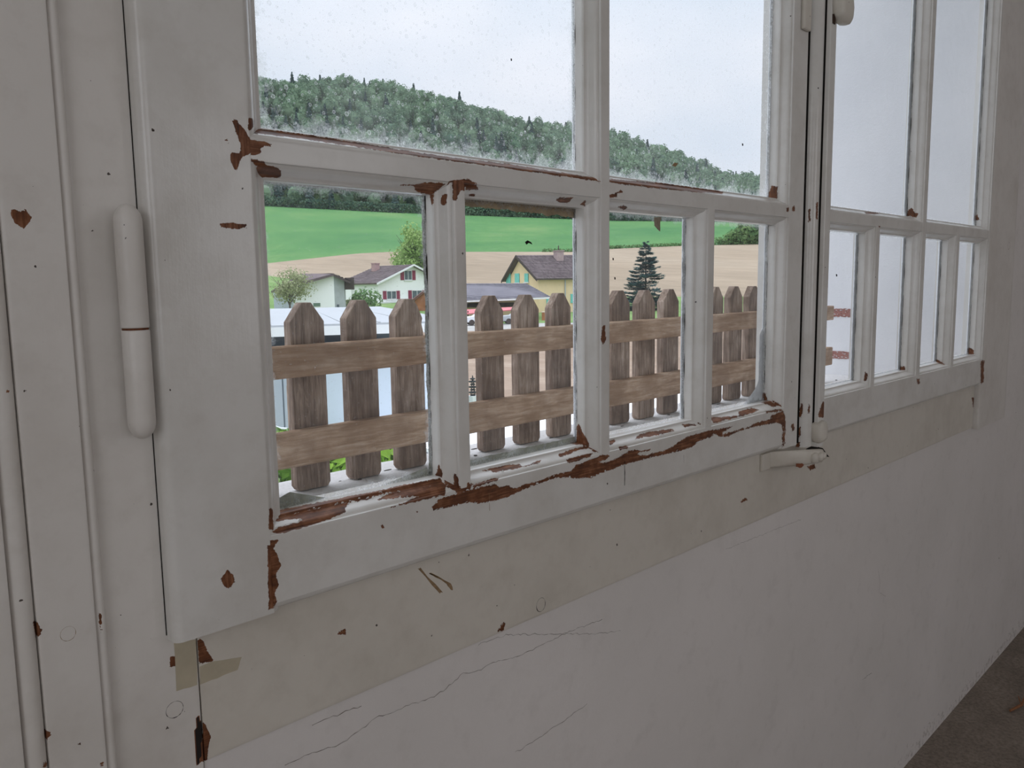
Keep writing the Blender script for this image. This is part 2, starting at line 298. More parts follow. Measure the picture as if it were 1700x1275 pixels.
# ------------------------------------------------------------------ where the paint has flaked (outlines on the timber surfaces)
PEEL = dict(
 rail=[
  [(728,828),(746,824),(768,817),(784,813),(805,807),(823,803),(826,809),(845,806),(850,811),(862,809),(872,803),(891,800),(910,792),(925,787),(941,783),(948,782.6),(956.5,772.7),(975,765),(992,758.6),(1001,754),(1013,756.5),(1006,763),(993,767),(1002,768),(1020,763),(1030,757),(1044,748.7),(1054,746),(1064,748.7),(1080.7,745),(1081,747.3),(1060,751.5),(1058,755),(1069.4,755.8),(1079,754),(1100,748.5),(1120,739.5),(1128,733),(1142,724.5),(1163.5,718.8),(1177,714.6),(1196,711.8),(1217,707.5),(1200,717.4),(1199,721.6),(1210,717.4),(1224,714.6),(1234,710),(1237,712),(1252.5,703),(1278,696),(1282,689),(1300.5,682),(1304,694.8),(1302.6,710),(1303,723),(1300.5,744),(1296,745.6),(1299,735.8),(1297.6,724.5),(1300,717),(1297.6,704.7),(1290.6,702),(1269,705),(1249.6,709.6),(1237,712.5),(1223,717.4),(1208.7,724.5),(1196,725),(1184.7,720),(1179,727),(1170.6,728.7),(1158,734),(1148,743.5),(1128,748.5),(1100,755.5),(1083.6,758.6),(1069.4,763),(1041,770),(1018.6,777.7),(992,788),(983,793),(960.7,794.6),(942,792.5),(921,794),(909,798),(888,805),(859.5,817),(845,825),(815.5,832.6),(793.6,836.5),(779.4,833),(748,842),(721,847),(716,842),(722,837)],
  [(800,782),(815.5,777),(847,771),(862.6,771),(869,774.5),(898.7,764),(895.6,768),(862.6,777),(839,781),(818.7,785.5),(814,781)],
  [(784,804.4),(823,793.4),(828,792),(825,798),(800,806),(785.7,811.4)],
  [(928,753),(941,748.7),(970.6,740),(977,741.7),(976,744.5),(962,747),(938,757),(928,758.6)],
  [(939.5,763),(984.7,751.5),(979,758.6),(953.7,767),(942.4,769)],
  [(940,737),(990,724),(1000,733),(1003,752),(985,750),(975,742),(965,737.4)],
  [(1027,741.7),(1042.6,738.8),(1041,744.5),(1028.5,748)],
  [(1056.7,724.7),(1068,719),(1104.7,712.7),(1120,716),(1090.6,723),(1069.4,726),(1054,730)],
  [(1011.5,731.8),(1020,729),(1021.4,733),(1013,738.8)],
  [(1100,713),(1114,712.5),(1119.8,714.6),(1108.5,717.4),(1100,719)],
  [(1179,693.4),(1198.8,692),(1227,690),(1225.6,683.5),(1249.6,676.5),(1261,680.7),(1248,686),(1227,692),(1184.7,703)],
  [(1272,682),(1296,678.6),(1300.5,682),(1272,686)],[(1264,668),(1290,664),(1298,672),(1284,676)],
  [(1132.5,704.7),(1146.6,703),(1156.5,706),(1136.7,709)],
  [(449,866),(484,853.5),(528,843),(586.5,830.6),(572,843),(574,850),(554.7,859),(524.7,869.4),(508.8,874.7),(463,887),(450.6,883.5),(463,874.7),(498,866),(500,860.6),(489.4,862)],
  [(586.5,830.6),(648,813),(729.4,793.5),(740,806),(740,822),(669.4,837.6),(646.5,844),(696,823.5),(625,830.6),(650,816.5),(590,834)],
  [(448,850),(600,820),(720,795),(735,800),(728,804),(600,828),(448,862)],
  [(448,897),(464,896),(456,906),(455,912),(459,918),(467,938),(459,953),(462,973),(456,983),(460,997),(454,1010),(444,1013),(443,900)],
  [(738,780),(748,786),(776,796),(786,806),(776,816),(760,818),(738,806)],
  [(1365,667),(1368,667),(1370,681),(1373,687.5),(1369,693),(1358,692)],
  [(632,872),(637,872),(638,876),(633,877)],[(690,848),(695,848),(692,855)]],
 stile=[
  [(386,198),(395,198),(395,204),(409,218),(414,229),(418,236),(418,252),(412,257),(400,263),(392,287.6),(383,267.6),(382,252),(379,239),(384.7,254.7),(397.6,253.5),(400,239),(394,224),(387,205)],
  [(412,193),(421,198),(421,212),(412,217)],
  [(372,232),(378,229),(378,236)],
  [(366.7,961.7),(376.7,946),(388,953),(390.7,966.7),(380,976.7),(371.7,975)],
  [(359,374),(372,370),(408,372),(411,377),(395,381),(372,378)],
  [(444,905),(455,905),(453,950),(455,1008),(446,1012)],
  [(447,840),(452,845),(455,880),(446,880)]],
 transom=[
  [(414,231),(426,233.5),(444.7,236),(450,240.6),(449,245),(441,242),(433,246.5),(433,254),(420,257.6),(410,257)],
  [(415,263),(440,269),(439,273.5),(460,279),(467,282),(467,294.7),(430.6,294.7),(423.5,284),(426,274.7),(419,273.5)],
  [(405,211),(500,222),(650,246),(740,260),(840,272),(1000,297),(1000,302),(850,281),(740,266),(650,253),(500,230),(405,219)],
  [(1008,297),(1100,304),(1200,318),(1200,322),(1100,314),(1008,303)],
  [(664,307),(692,306),(713.5,302),(741.8,304.7),(727.6,315),(715,324),(690,317.6),(687.6,309)],
  [(774.7,307),(791,306),(794.7,315),(772,316)],[(778,322),(789,321),(788,326),(779,325)],
  [(923,332),(927.6,328),(951,328),(941.8,337.6),(927.6,336)],[(962,340),(972,332),(971,342)],
  [(1012,324),(1017.6,322.6),(1030,316),(1034,319),(1025,321),(1024,327),(1012,328)],
  [(1026,344),(1035,340),(1042.7,344),(1035,347.7)],[(1306,345),(1311,344),(1312,351),(1305,351)],
  [(745,300),(776,297),(794,305),(776,310),(740,312)]],
 muntin=[
  [(712,318),(720.6,318),(718,341)],[(732,324.7),(743,320),(740.6,341),(732,339)],
  [(751,298),(772,296),(773.5,317.6),(765,315),(757,334),(751,332)],
  [(1000,541),(1004,538),(1006,563),(1001,573.5),(998,566)],
  [(753,784),(760.6,793),(762,804),(767,816),(753,806)],[(776,799.6),(781,804),(784,801),(785,814),(774,814)],
  [(728.4,770),(734,785.5),(732,800),(722,800),(723.7,785.5)],
  [(956.5,707.8),(960.7,704),(969,719),(977.7,736),(976,746),(965,742),(957,735)],
  [(1156.5,700.5),(1163.5,702),(1163.5,711),(1158,709)],
  [(1140,697),(1146,700),(1150,706),(1139,706)],
  [(1505,352.7),(1513,344.5),(1520,354),(1526,354),(1521,361),(1505,358)],
  [(1492,608),(1502,608),(1503,618),(1492,616)],[(1554,596.5),(1567,604),(1560,608),(1553,606)],
  [(1566,392),(1574,392),(1574,399),(1566,399)],[(1436,616),(1441,622),(1440,632),(1434,632)],[(1459,366),(1464,368),(1464,378),(1459,377)]],
 rstile=[
  [(1275,322.6),(1282,307.5),(1291,310),(1290,333),(1276,330)],[(1315,343),(1320,341),(1320,351),(1315,351)],
  [(1265,656.7),(1270,649.6),(1273.7,662),(1276,668),(1264,668)],[(1282,664),(1296,672),(1299,682),(1288,680)],
  [(1313,705),(1318,703),(1319,712),(1315,716)],[(1300,686),(1304,690),(1304,715),(1302,742),(1299,742)]],
 astragal=[
  [(1327.6,675),(1331,670),(1333,673),(1332.7,682),(1329.7,693.6),(1326.6,691.6)],
  [(1341,675),(1343.4,671),(1345,675),(1344,686.5),(1341,684.5)],[(1322,737.5),(1327,732),(1329,735),(1326,744.6),(1322,743.6)],
  [(1341.6,349),(1345.5,345),(1345.5,366.7),(1341.6,368.6)],[(1355,336),(1358,335),(1357,364),(1354,364)],
  [(1325,713),(1329,708),(1329,724),(1326,726)]],
 rightrail=[
  [(1617,360),(1622,357),(1628,366),(1617,366)],[(1607,577),(1617,580),(1617,588),(1606,588)],
  [(1628,600),(1634,597),(1633,636),(1628,636)],[(1494,607),(1504,607),(1504,614),(1493,614)],[(1555,596),(1568,600),(1568,606),(1555,602)],
  [(1436,352),(1458,353),(1458,356),(1438,355)],[(1566,360),(1590,365),(1590,368),(1566,363)],
  [(1522,629),(1526,629),(1527,637),(1523,638)]],
 frame=[
  [(282,1090),(301,1089),(300,1105),(281,1107)],[(327,1060),(337,1063),(344,1080),(356,1097),(330,1103)],
  [(336,1198),(341,1202),(350,1222),(346,1240),(344,1265),(330,1265)],
  [(1623.6,642),(1620,662),(1613,659),(1618,689),(1615,711),(1625,710),(1620,680),(1628,640)],
  [(824.7,1050),(835,1032),(840,1034),(836,1047)],[(557,1052),(574,1043),(574,1054)],
  [(1227,832),(1240,826),(1241,830),(1231,835)],[(1369,686),(1372,690),(1370,694)],[(1340,775),(1352,770),(1354,777),(1345,781)]],
 casing=[
  [(15,350),(23,346),(32,351),(42,348),(53,362),(40,380),(24,370)],[(54,1028),(61,1033),(71,1047),(60,1061)],
  [(73,1210),(88,1218),(77,1231)],[(70,1260),(79,1262),(78,1275),(72,1275)],[(10,648),(15,646),(16,656),(11,656)],
  [(114,195),(119,198),(122,230),(121,246),(117,225)],[(120,300),(124,302),(125,325),(121,318)],[(129,1234),(134,1232),(134,1239),(129,1239)],
  [(163,1012),(168,1020),(169,1055),(166,1040)],[(164,1266),(173,1264),(172,1270),(166,1272)]],
)
BLACK = [[(326,1186),(334,1199),(336,1215),(332,1268),(327,1268),(325,1222)]]
def seg_sd(P, poly):
    poly = np.array(poly, float); n = len(poly); out = np.full(len(P), -8.0)
    lo = poly.min(0)-9; hi = poly.max(0)+9
    idx = np.where((P[:, 0] > lo[0]) & (P[:, 0] < hi[0]) & (P[:, 1] > lo[1]) & (P[:, 1] < hi[1]))[0]
    if len(idx) == 0: return out
    Q = P[idx]; dmin = np.full(len(Q), 1e9); inside = np.zeros(len(Q), bool)
    for i in range(n):
        a = poly[i]; b = poly[(i+1) % n]; ab = b-a
        t = np.clip(((Q-a) @ ab)/max(ab @ ab, 1e-9), 0, 1)
        d = np.hypot(*(Q-(a+t[:, None]*ab)).T); dmin = np.minimum(dmin, d)
        c = (a[1] > Q[:, 1]) != (b[1] > Q[:, 1])
        with np.errstate(divide='ignore', invalid='ignore'):
            xi = a[0]+(Q[:, 1]-a[1])*ab[0]/(ab[1] if ab[1] else 1e-9)
        inside ^= c & (Q[:, 0] < xi)
    out[idx] = np.where(inside, dmin, -dmin).clip(-8, 8); return out
def peel_attr(V, key, extra=None):
    V = np.array(V); P = topix(V); s = np.full(len(V), -8.0)
    if key:
        for poly in PEEL[key]: s = np.maximum(s, seg_sd(P, poly))
        for poly in BLACK:
            b = seg_sd(P, poly)
            if key == 'frame': s = np.where(b > 0, 40.0, s)
    if extra is not None: s = np.maximum(s, extra(V))
    return s
def subdiv(prof, closed=True, mx=.0016, ylim=.634):
    out = []
    n = len(prof)
    for i in range(n if closed else n-1):
        a = np.array(prof[i], float); b = np.array(prof[(i+1) % n], float)
        L = np.hypot(*(b-a)); k = max(1, int(math.ceil(L/mx))) if min(a[1], b[1]) < ylim and max(a[1], b[1]) < ylim+.02 else 1
        out += [tuple(a+(b-a)*j/k) for j in range(k)]
    return out
def bar(name, axis, prof, a, b, parent, mat=None, key=None, step=.002, mx=.0018, ylim=.634, extra=None, ranges=None, smooth=True, **k):
    """closed profile [(u, y)...] swept along z (u = x) or along x (u = z)"""
    p = subdiv(prof, True, mx, ylim); n = len(p)
    if ranges is None: ranges = [(a, b, step)]
    ts = []
    for (r0, r1, st) in ranges:
        m = max(1, int(round((r1-r0)/st))); ts += list(np.linspace(r0, r1, m, endpoint=False))
    ts.append(b); L = len(ts); P = np.array(p); T = np.array(ts)
    V = np.zeros((L, n, 3)); V[:, :, 1] = P[None, :, 1]
    if axis == 'z': V[:, :, 0] = P[None, :, 0]; V[:, :, 2] = T[:, None]
    else: V[:, :, 2] = P[None, :, 0]; V[:, :, 0] = T[:, None]
    V = V.reshape(-1, 3)
    area2 = sum(p[i][0]*p[(i+1) % n][1]-p[(i+1) % n][0]*p[i][1] for i in range(n))
    flip = (area2 > 0) == (axis == 'z')
    f = []
    for i in range(L-1):
        o = i*n
        for j in range(n):
            q = (o+j, o+(j+1) % n, o+n+(j+1) % n, o+n+j)
            f.append(q if flip else q[::-1])
    c0 = tuple(range(n)); c1 = tuple((L-1)*n+j for j in range(n))
    f += [c0[::-1] if flip else c0, c1 if flip else c1[::-1]]
    m = MB(); m.v = V.tolist(); m.f = f
    o = m.build(name, mat or (PAINT if axis == 'z' else PAINTX), parent, smooth=False, attr=peel_attr(V, key, extra), **k)
    if smooth:
        me = o.data; me.polygons.foreach_set('use_smooth', [True]*len(me.polygons))
        try: me.set_sharp_from_angle(angle=math.radians(38))
        except Exception: pass
    return o
YF, YG = .600, .629                     # room face and glass plane of the casements
def cove(u, s, dx=.0135):               # moulding from front edge u outwards (s = +1/-1 towards the glass)
    pts = [(u, YF+.0006), (u+s*.0012, YF+.0008), (u+s*.0018, YF+.0034)]
    for i in range(1, 13):
        t = i/12; k = t*t*(3-2*t); k = k*k*(3-2*k)*.5+k*.5
        pts.append((u+s*(.0018+(dx-.0026)*t), YF+.0034+.0125*k+.0004*t))
    pts += [(u+s*(dx-.0004), YF+.0172), (u+s*dx, YF+.0185), (u+s*dx, YG)]
    return pts
def muntin_prof(u0, u1, dx=.0135, dy=0):
    L = [(p, q+(dy if q < .61 else 0)) for p, q in cove(u0, -1, dx)]; Rr = [(p, q+(dy if q < .61 else 0)) for p, q in cove(u1, +1, dx)]
    c = (u0+u1)/2
    return L[::-1]+Rr+[(u1+dx, YG+.001), (c+.006, YG+.003), (c+.005, .645), (c-.005, .645), (c-.006, YG+.003), (u0-dx, YG+.001)]
# ------------------------------------------------------------------ building shell
def box(name, b, mat, parent=None, **k):
    return MB().box(*b).build(name, mat, parent, **k)
FZ = -1.147; CE = 1.50
S = 'structure'
box('floor', (-1.6, 4.2, -3.0, .62, FZ-.1, FZ), FLOORM, label='dark rough concrete floor at the foot of the white wall', cat='floor', kind=S)
box('ceiling', (-1.6, 4.2, -3.0, .62, CE, CE+.1), PLASTER, label='white plaster ceiling of the room, out of view overhead', cat='ceiling', kind=S)
wf = empty('wall_window', (0, 0, FZ), label='white plaster wall with cracks around and below the window', cat='wall', kind=S)
w_ = MB(); w_.box(-1.6, 4.2, .6185, 1.02, FZ, -.3815); w_.box(-1.6, 2.54, .6185, .72, 1.32, CE); w_.box(2.54, 4.2, .6185, .72, -.3815, CE)
w_.box(-1.6, .126, .6185, .72, -.3815, CE)
w_.build('plaster_surface', PLASTER, wf)
w_ = MB(); w_.box(2.33, 4.2, .66, 1.034, -.3815, CE+.3); w_.box(-1.6, .16, .66, 1.034, -.3815, CE+.3); w_.box(.16, 2.33, .66, 1.034, 1.32, CE+.3)
w_.box(-1.6, 4.2, .70, 1.034, -6, -.40)
w_.build('outer_render', STUCCO, wf, label='rough white outdoor render of the deep window reveal')
# hairline cracks in the plaster
CR = flat('dark_crack', (.16, .125, .10), .95)
def ribbon(pts, w, y, jit=.0006, seed=1):
    rnd = random.Random(seed); P = []
    for i in range(len(pts)-1):
        a = onY(*pts[i], y); b = onY(*pts[i+1], y); k = max(2, int(np.linalg.norm(b-a)/.004))
        for j in range(k): P.append(a+(b-a)*j/k+np.array([0, 0, rnd.uniform(-jit, jit)*2]))
    P.append(onY(*pts[-1], y)); m = MB(); vs = []; fs = []
    for i, p in enumerate(P):
        d = P[min(i+1, len(P)-1)]-P[max(i-1, 0)]; d = d/np.linalg.norm(d); nn = np.array([-d[2], 0, d[0]]); ww = w*rnd.uniform(.25, 1.1)
        vs += [p+nn*ww/2, p-nn*ww/2]
    for i in range(len(P)-1): fs.append((2*i, 2*i+1, 2*i+3, 2*i+2))
    return m.add(vs, fs)
YW = .6182
for i, (pts, w) in enumerate([([(473,1272),(506,1254),(563,1237),(596,1215),(629,1188),(654,1184),(679,1170),(711,1161),(736,1147),(769,1118),(794,1114),(814,1102),(855,1091),(897,1073),(938,1052),(1000,1028)],.0006),
    ([(794,1070),(840,1054),(880,1053),(930,1052),(985,1053),(1030,1047)],.0005),([(855,1250),(892,1227),(938,1195),(975,1168)],.0005),
    ([(1458,944),(1461,968),(1459,983),(1470,990)],.0005),([(1432,1128),(1447,1117)],.0009),([(518,1205),(560,1187),(600,1172)],.0007),
    ([(1205,912),(1260,890),(1330,862)],.0004)]):
    ribbon(pts, w, YW, seed=i).build('plaster_crack', CR, wf)
# other walls of the room: they only shade the view
wo_ = empty('wall_opposite', (0, -3, FZ), label='opposite room wall with two window openings, behind the camera', cat='wall', kind=S)
m = MB(); zb, zt = -.3, 1.0
m.box(-1.6, 4.2, -3.1, -3.0, FZ, zb); m.box(-1.6, 4.2, -3.1, -3.0, zt, CE)
for x0, x1 in ((-1.6, -1.2), (.5, 1.95), (3.25, 4.2)): m.box(x0, x1, -3.1, -3.0, zb, zt)
m.build('plaster_surface', PLASTER, wo_)
wl_ = empty('wall_left', (-1.65, -1, FZ), label='left room wall with an opening added for the side fill light, outside the picture', cat='wall', kind=S)
m = MB(); m.box(-1.7, -1.6, -3.1, .62, FZ, zb); m.box(-1.7, -1.6, -3.1, .62, zt, CE); m.box(-1.7, -1.6, -3.1, -1.7, zb, zt); m.box(-1.7, -1.6, -.2, .62, zb, zt)  # opening in the left wall is added for the side fill
m.build('plaster_surface', PLASTER, wl_)
box('wall_right', (4.2, 4.3, -3.1, .62, FZ, CE), PLASTER, label='far end wall of the room past the window', cat='wall', kind=S)
# outer stone sill
sill = empty('window_sill', (1.2, .85, -.272), label='pale weathered stone sill outside the window, under the picket fence', cat='sill', kind=S)
m = MB(); n1, n2 = 90, 16; rnd = random.Random(4)
vs = []
for i in range(n1+1):
    for j in range(n2+1):
        x = .16+(2.33-.16)*i/n1; y = .648+(1.040-.648)*j/n2
        vs.append((x, y+(rnd.uniform(-.0015, .0015) if j == n2 else 0), -.2725+.0008*mnoise.noise(Vector((x*9, y*9, 1)))-(.004 if j == n2 else 0)))
fs = [(i*(n2+1)+j, (i+1)*(n2+1)+j, (i+1)*(n2+1)+j+1, i*(n2+1)+j+1) for i in range(n1) for j in range(n2)]
m.add(vs, fs); m.box(.16, 2.33, .648, 1.039, -.398, -.2765); m.build('slab', LEDGE, sill)
GRIT = flat('dark_grit', (.07, .06, .05), .95)
m = MB()
for k in range(150):
    x, y = rnd.uniform(.35, 2.2), rnd.uniform(.70, 1.03); r = rnd.choice((.0008, .001, .0015, .0025)); h = r*.5; a = rnd.uniform(0, 3)
    el = rnd.choice((1, 1, 2.5, 5)) if r < .002 else 1.3
    m.prism([(x+r*el*math.cos(a+q*2*PI/5), y+r*math.sin(a+q*2*PI/5), -.2722) for q in range(5)], (0, 0, h))
m.build('grit', GRIT, sill, kind='stuff')
# bare brick where the fence rails run into the reveal
BRICKM = flat('bare_red_brick', (.36, .155, .125), .9, .35, 240, bump=.5)
m = MB()
for zc, hh in ((-.0915, .013), (-.2145, .0115)):
    for k in range(12):
        y0 = .957+k*.0062; h1 = hh*rnd.uniform(.75, 1.0)
        m.box(2.3285, 2.3305, y0, y0+.0066, zc-h1, zc+hh*rnd.uniform(.8, 1.0))
m.build('bare_brick_patch', BRICKM, wf, label='two bare reddish brick strips in the white reveal')
MORT = flat('mortar_smear', (.62, .60, .60), .9, .1, 100)
m = MB()
for k in range(26):
    y0 = rnd.uniform(.957, 1.025); z0 = rnd.choice((-.0915, -.2145))+rnd.uniform(-.009, .009)
    m.box(2.3278, 2.3287, y0, y0+rnd.uniform(.002, .007), z0, z0+.0018)
m.build('mortar_smear', MORT, wf)

# ------------------------------------------------------------------ fixed frame
fr = empty('trim_1', (1.2, .62, -.3), label='white painted fixed window frame with knocks, flaked paint and an open corner joint', cat='window frame', kind=S)
def rect(u0, u1, y0, y1, r=.0015): return [(u0, y1), (u0, y0+r), (u0+r*.3, y0+r*.3), (u0+r, y0), (u1-r, y0), (u1-r*.3, y0+r*.3), (u1, y0+r), (u1, y1)]
# bottom rail (front .6165) and its covered upper part behind the casements
bar('bottom_rail', 'x', rect(-.3815, -.262, .6160, .652, .001), .2545, 2.292, fr, PAINTF, 'frame', ranges=[(.2545, .40, .0014), (.40, 2.22, .004), (2.22, 2.292, .0014)], mx=.003, ylim=.62)
bar('stile', 'z', rect(.187, .2535, .6160, .652, .0008), -.62, 1.30, fr, PAINTC, 'frame', ranges=[(-.62, -.24, .0016), (-.24, 1.30, .02)], mx=.002, ylim=.62)
bar('head', 'x', rect(1.24, 1.31, .616, .652, .001), .2545, 2.292, fr, PAINTF, None, step=.3, mx=.05)
bar('post', 'z', rect(2.2935, 2.545, .6035, .652, .006), -.385, 1.30, fr, PAINTC, 'rightrail', ranges=[(-.385, 1.30, .01)], mx=.01, ylim=.61, label='broad flat right hand post with a knot mark')
# left casing boards: flat board between two round beads
def bead(uc, yc, r, back): 
    return [(uc+r, back)]+[(uc+r*math.cos(a), yc-r*math.sin(a)*1.0) for a in np.linspace(0, PI, 13)]+[(uc-r, back)]
bar('casing_board', 'z', rect(.1415, .1785, .6065, .652, .0008), -.62, 1.30, fr, PAINTC, 'casing', ranges=[(-.62, .5, .0022), (.5, 1.3, .05)], mx=.002, ylim=.612)
bar('bead', 'z', bead(.1828, .6125, .0040, .652), -.62, 1.30, fr, PAINTC, 'casing', ranges=[(-.62, .5, .004), (.5, 1.3, .05)], mx=.002, ylim=.62)
bar('bead', 'z', bead(.1340, .6115, .0070, .652), -.62, 1.30, fr, PAINTC, 'casing', ranges=[(-.62, .5, .004), (.5, 1.3, .05)], mx=.003, ylim=.62)
bar('casing_board', 'z', rect(.02, .1262, .6045, .652, .0008), -.62, 1.30, fr, PAINTC, 'casing', ranges=[(-.62, .5, .0035), (.5, 1.3, .05)], mx=.0035, ylim=.612)
GAP = flat('dark_gap_and_shade', (.012, .009, .007), .95)  # near-black for open joints and small marks, also for painted gap shade
box('joint_gap', (.2534, .2546, .6185, .64, -.62, -.262), GAP, fr)
box('joint_gap', (2.2918, 2.2937, .6175, .64, -.3815, .9), GAP, fr)
# dried tape and old scratches on the bottom rail
def patch(pts, y, t=.0004, jag=0.0, seed=0, n=3):
    rnd = random.Random(seed); P = []
    for i in range(len(pts)):
        a = onY(*pts[i], y); b = onY(*pts[(i+1) % len(pts)], y)
        for j in range(n): P.append(a+(b-a)*j/n+np.array([rnd.uniform(-jag, jag), 0, rnd.uniform(-jag, jag)]))
    return MB().prism([(p[0], y, p[2]) for p in P], (0, t, 0))
TAPE = flat('dried_yellowed_tape', (.52, .46, .34), .5, .08, 60)
patch([(289,1064),(326,1062),(327,1137),(293,1148)], .6157, .0003, .0004, 3).build('tape_remnant', TAPE, fr, label='yellowed dried tape piece on the corner')
patch([(332,1106),(352,1099),(402,1090),(394,1112),(360,1126),(332,1136)], .6157, .0003, .0004, 4).build('tape_remnant', TAPE, fr, label='yellowed dried tape strip on the rail')
SCR = flat('brown_scratch', (.30, .20, .11), .8, .25, 300)
for q, sd_ in (([(694,944),(698,943),(735,983),(730,985)], 1), ([(712,952),(716,951),(748,968),(752,979),(748,979),(742,969)], 2)):
    patch(q, .6158, .0002, .0006, sd_).build('scratch', SCR, fr)
def ring(cx, cy, rx, rz, y, w, seed):
    rnd = random.Random(seed); c = onY(cx, cy, y); m = MB(); vs = []; n = 26; fs = []
    for i in range(n+1):
        a = 2*PI*i/n; ww = w*(.15+rnd.random()*(1.0 if math.sin(a) < .2 else .35))
        for s in (-.5, .5): vs.append((c[0]+(rx+s*ww)*math.cos(a), y, c[2]+(rz+s*ww)*math.sin(a)))
    fs = [(2*i, 2*i+1, 2*i+3, 2*i+2) for i in range(n)]
    return m.add(vs, fs)
ring(898, 1004, .0075, .0082, .6159, .0009, 2).build('knot_ring', GAP, fr)
ring(290, 1178, .0068, .0066, .6159, .0007, 5).build('knot_ring', GAP, fr)
ring(113, 1052, .005, .0052, .6064, .0004, 6).build('knot_ring', SCR, fr)
ring(1675, 408, .010, .0095, .6034, .0012, 8).build('knot_ring', SCR, fr)

# ------------------------------------------------------------------ casements
ZB = -.204; ZS = -.2690                 # top edge of bottom rail face, bottom of casement
T0, T1 = .1012, .1172                   # transom face
ZTOP = 1.24
def pane(name, x0, x1, z0, z1, mat, parent):
    nx, nz = 36, 36; d = .0105; v = []; at_ = []
    for i in range(nx+1):
        for j in range(nz+1):
            a, b = i/nx, j/nz; a = a*a*(3-2*a) if 0 else a
            x = x0+(x1-x0)*a; z = z0+(z1-z0)*b; v.append((x, YG, z)); at_.append(min(x-x0, x1-x, z-z0, z1-z))
    m = MB(); f = [(i*(nz+1)+j, (i+1)*(nz+1)+j, (i+1)*(nz+1)+j+1, i*(nz+1)+j+1) for i in range(nx) for j in range(nz)]
    n = len(v); v += [(x0, YG+.002, z0), (x1, YG+.002, z0), (x1, YG+.002, z1), (x0, YG+.002, z1)]; at_ += [0]*4
    c = [0, nx*(nz+1), nx*(nz+1)+nz, nz]; f += [(n+3, n+2, n+1, n)]+[(c[(k+1) % 4], c[k], n+k, n+(k+1) % 4) for k in range(4)]
    m.add(v, f); o = m.build(name, [mat, GL_B], parent, attr=at_)
    for k, p in enumerate(o.data.polygons): p.material_index = 0 if k < nx*nz else 1
    return o
def casement(idx, xs, x0, x1, bottom_ranges, key_rail, lab, glass_up, glass_lo, hinge_side):
    """xs = [left stile inner, (m1 l, r), (m2 l, r), (m3 l, r), right stile inner]"""
    w = empty('window_%d' % idx, ((x0+x1)/2, .62, 0), label=lab, cat='window', kind=S)
    L, m1, m2, m3, Rr = xs
    up_, lo_ = ZTOP, ZS
    ks = 'stile' if idx == 1 else None
    # left stile: outer edge rounded
    rr = .007
    lp = [(x0, .6155)]+[(x0+rr-rr*math.cos(a), YF+rr-rr*math.sin(a)) for a in np.linspace(0, PI/2, 7)]+cove(L, +1, .020)+[(L+.020, .645), (x0, .645)]
    bar('stile', 'z', lp, lo_, up_, w, PAINT, ks, ranges=[(lo_, .35, .0021), (.35, up_, .03)] if idx == 1 else [(lo_, up_, .02)], mx=.0021 if idx == 1 else .006, label=None)
    rp = (cove(Rr, -1)[::-1]+[(x1-.001, YF), (x1, YF+.001), (x1, .645), (Rr-.0135, .645)])
    bar('stile', 'z', rp, lo_, up_, w, PAINT, 'rstile' if idx == 1 else 'rightrail', ranges=[(lo_, .45, .003), (.45, up_, .03)], mx=.0022)
    # bottom rail: moulded top, quarter round lower edge
    a0, a1 = L+.0005, Rr-.0005
    bp = cove(ZB, +1)[::-1]+[(ZS+.008, YF)]+[(ZS+.008-.008*math.sin(a), YF+.010*(1-math.cos(a))+.002) for a in np.linspace(.1, PI/2, 6)]+[(ZS, .645), (ZB+.0135, .645)]
    bar('bottom_rail', 'x', bp, a0, a1, w, PAINTX, key_rail, ranges=[(a0, a1, .0016 if idx == 1 else .003)], mx=.0014 if idx == 1 else .002)
    # top rail
    bar('top_rail', 'x', [(1.18, .645), (1.18, YF), (ZTOP, YF), (ZTOP, .645)], a0, a1, w, PAINTX, None, step=.3, mx=.05)
    bar('transom', 'x', muntin_prof(T0, T1, .0128, .0006), a0-.012, a1+.012, w, PAINTX, 'transom' if idx == 1 else 'rightrail', ranges=[(a0-.012, a1+.012, .0018 if idx == 1 else .003)], mx=.0016 if idx == 1 else .002)
    e = .0004
    bar('muntin', 'z', muntin_prof(m2[0], m2[1]), ZB-.006, 1.19, w, PAINT, 'muntin', ranges=[(ZB-.006, .45, .0028), (.45, 1.19, .03)], mx=.002)
    for mm in (m1, m3):
        bar('muntin', 'z', muntin_prof(mm[0], mm[1], .0135, .0003), ZB-.004, T0+.0005, w, PAINT, 'muntin', ranges=[(ZB-.004, T0+.0005, .0024)], mx=.002)
    g = .0125
    edges = [(L+.0195, m1[0]-g), (m1[1]+g, m2[0]-g), (m2[1]+g, m3[0]-g), (m3[1]+g, Rr-g)]
    for a, b in edges: pane('pane', a, b, ZB+g, T0-.0122, glass_lo, w)
    pane('pane', L+.0195, m2[0]-g, T1+.0122, 1.18, glass_up, w); pane('pane', m2[1]+g, Rr-g, T1+.0122, 1.18, glass_up, w)
    return w, edges
W1, E1 = casement(1, (.3130, (.5240, .5362), (.7500, .7632), (.9830, .9965), 1.2170), .2310, 1.2640, None, 'rail',
    'left casement with four small lower panes and brown bare wood where its paint has flaked', GL_UP, GL_LO, 'l')
W2, E2 = casement(2, (1.3490, (1.5700, 1.5850), (1.8140, 1.8330), (2.0420, 2.0580), 2.2860), 1.3020, 2.2930, None, 'rightrail',
    'right casement, whiter and less flaked, with the white outdoor reveal behind its panes', GL_R, GL_R, 'r')
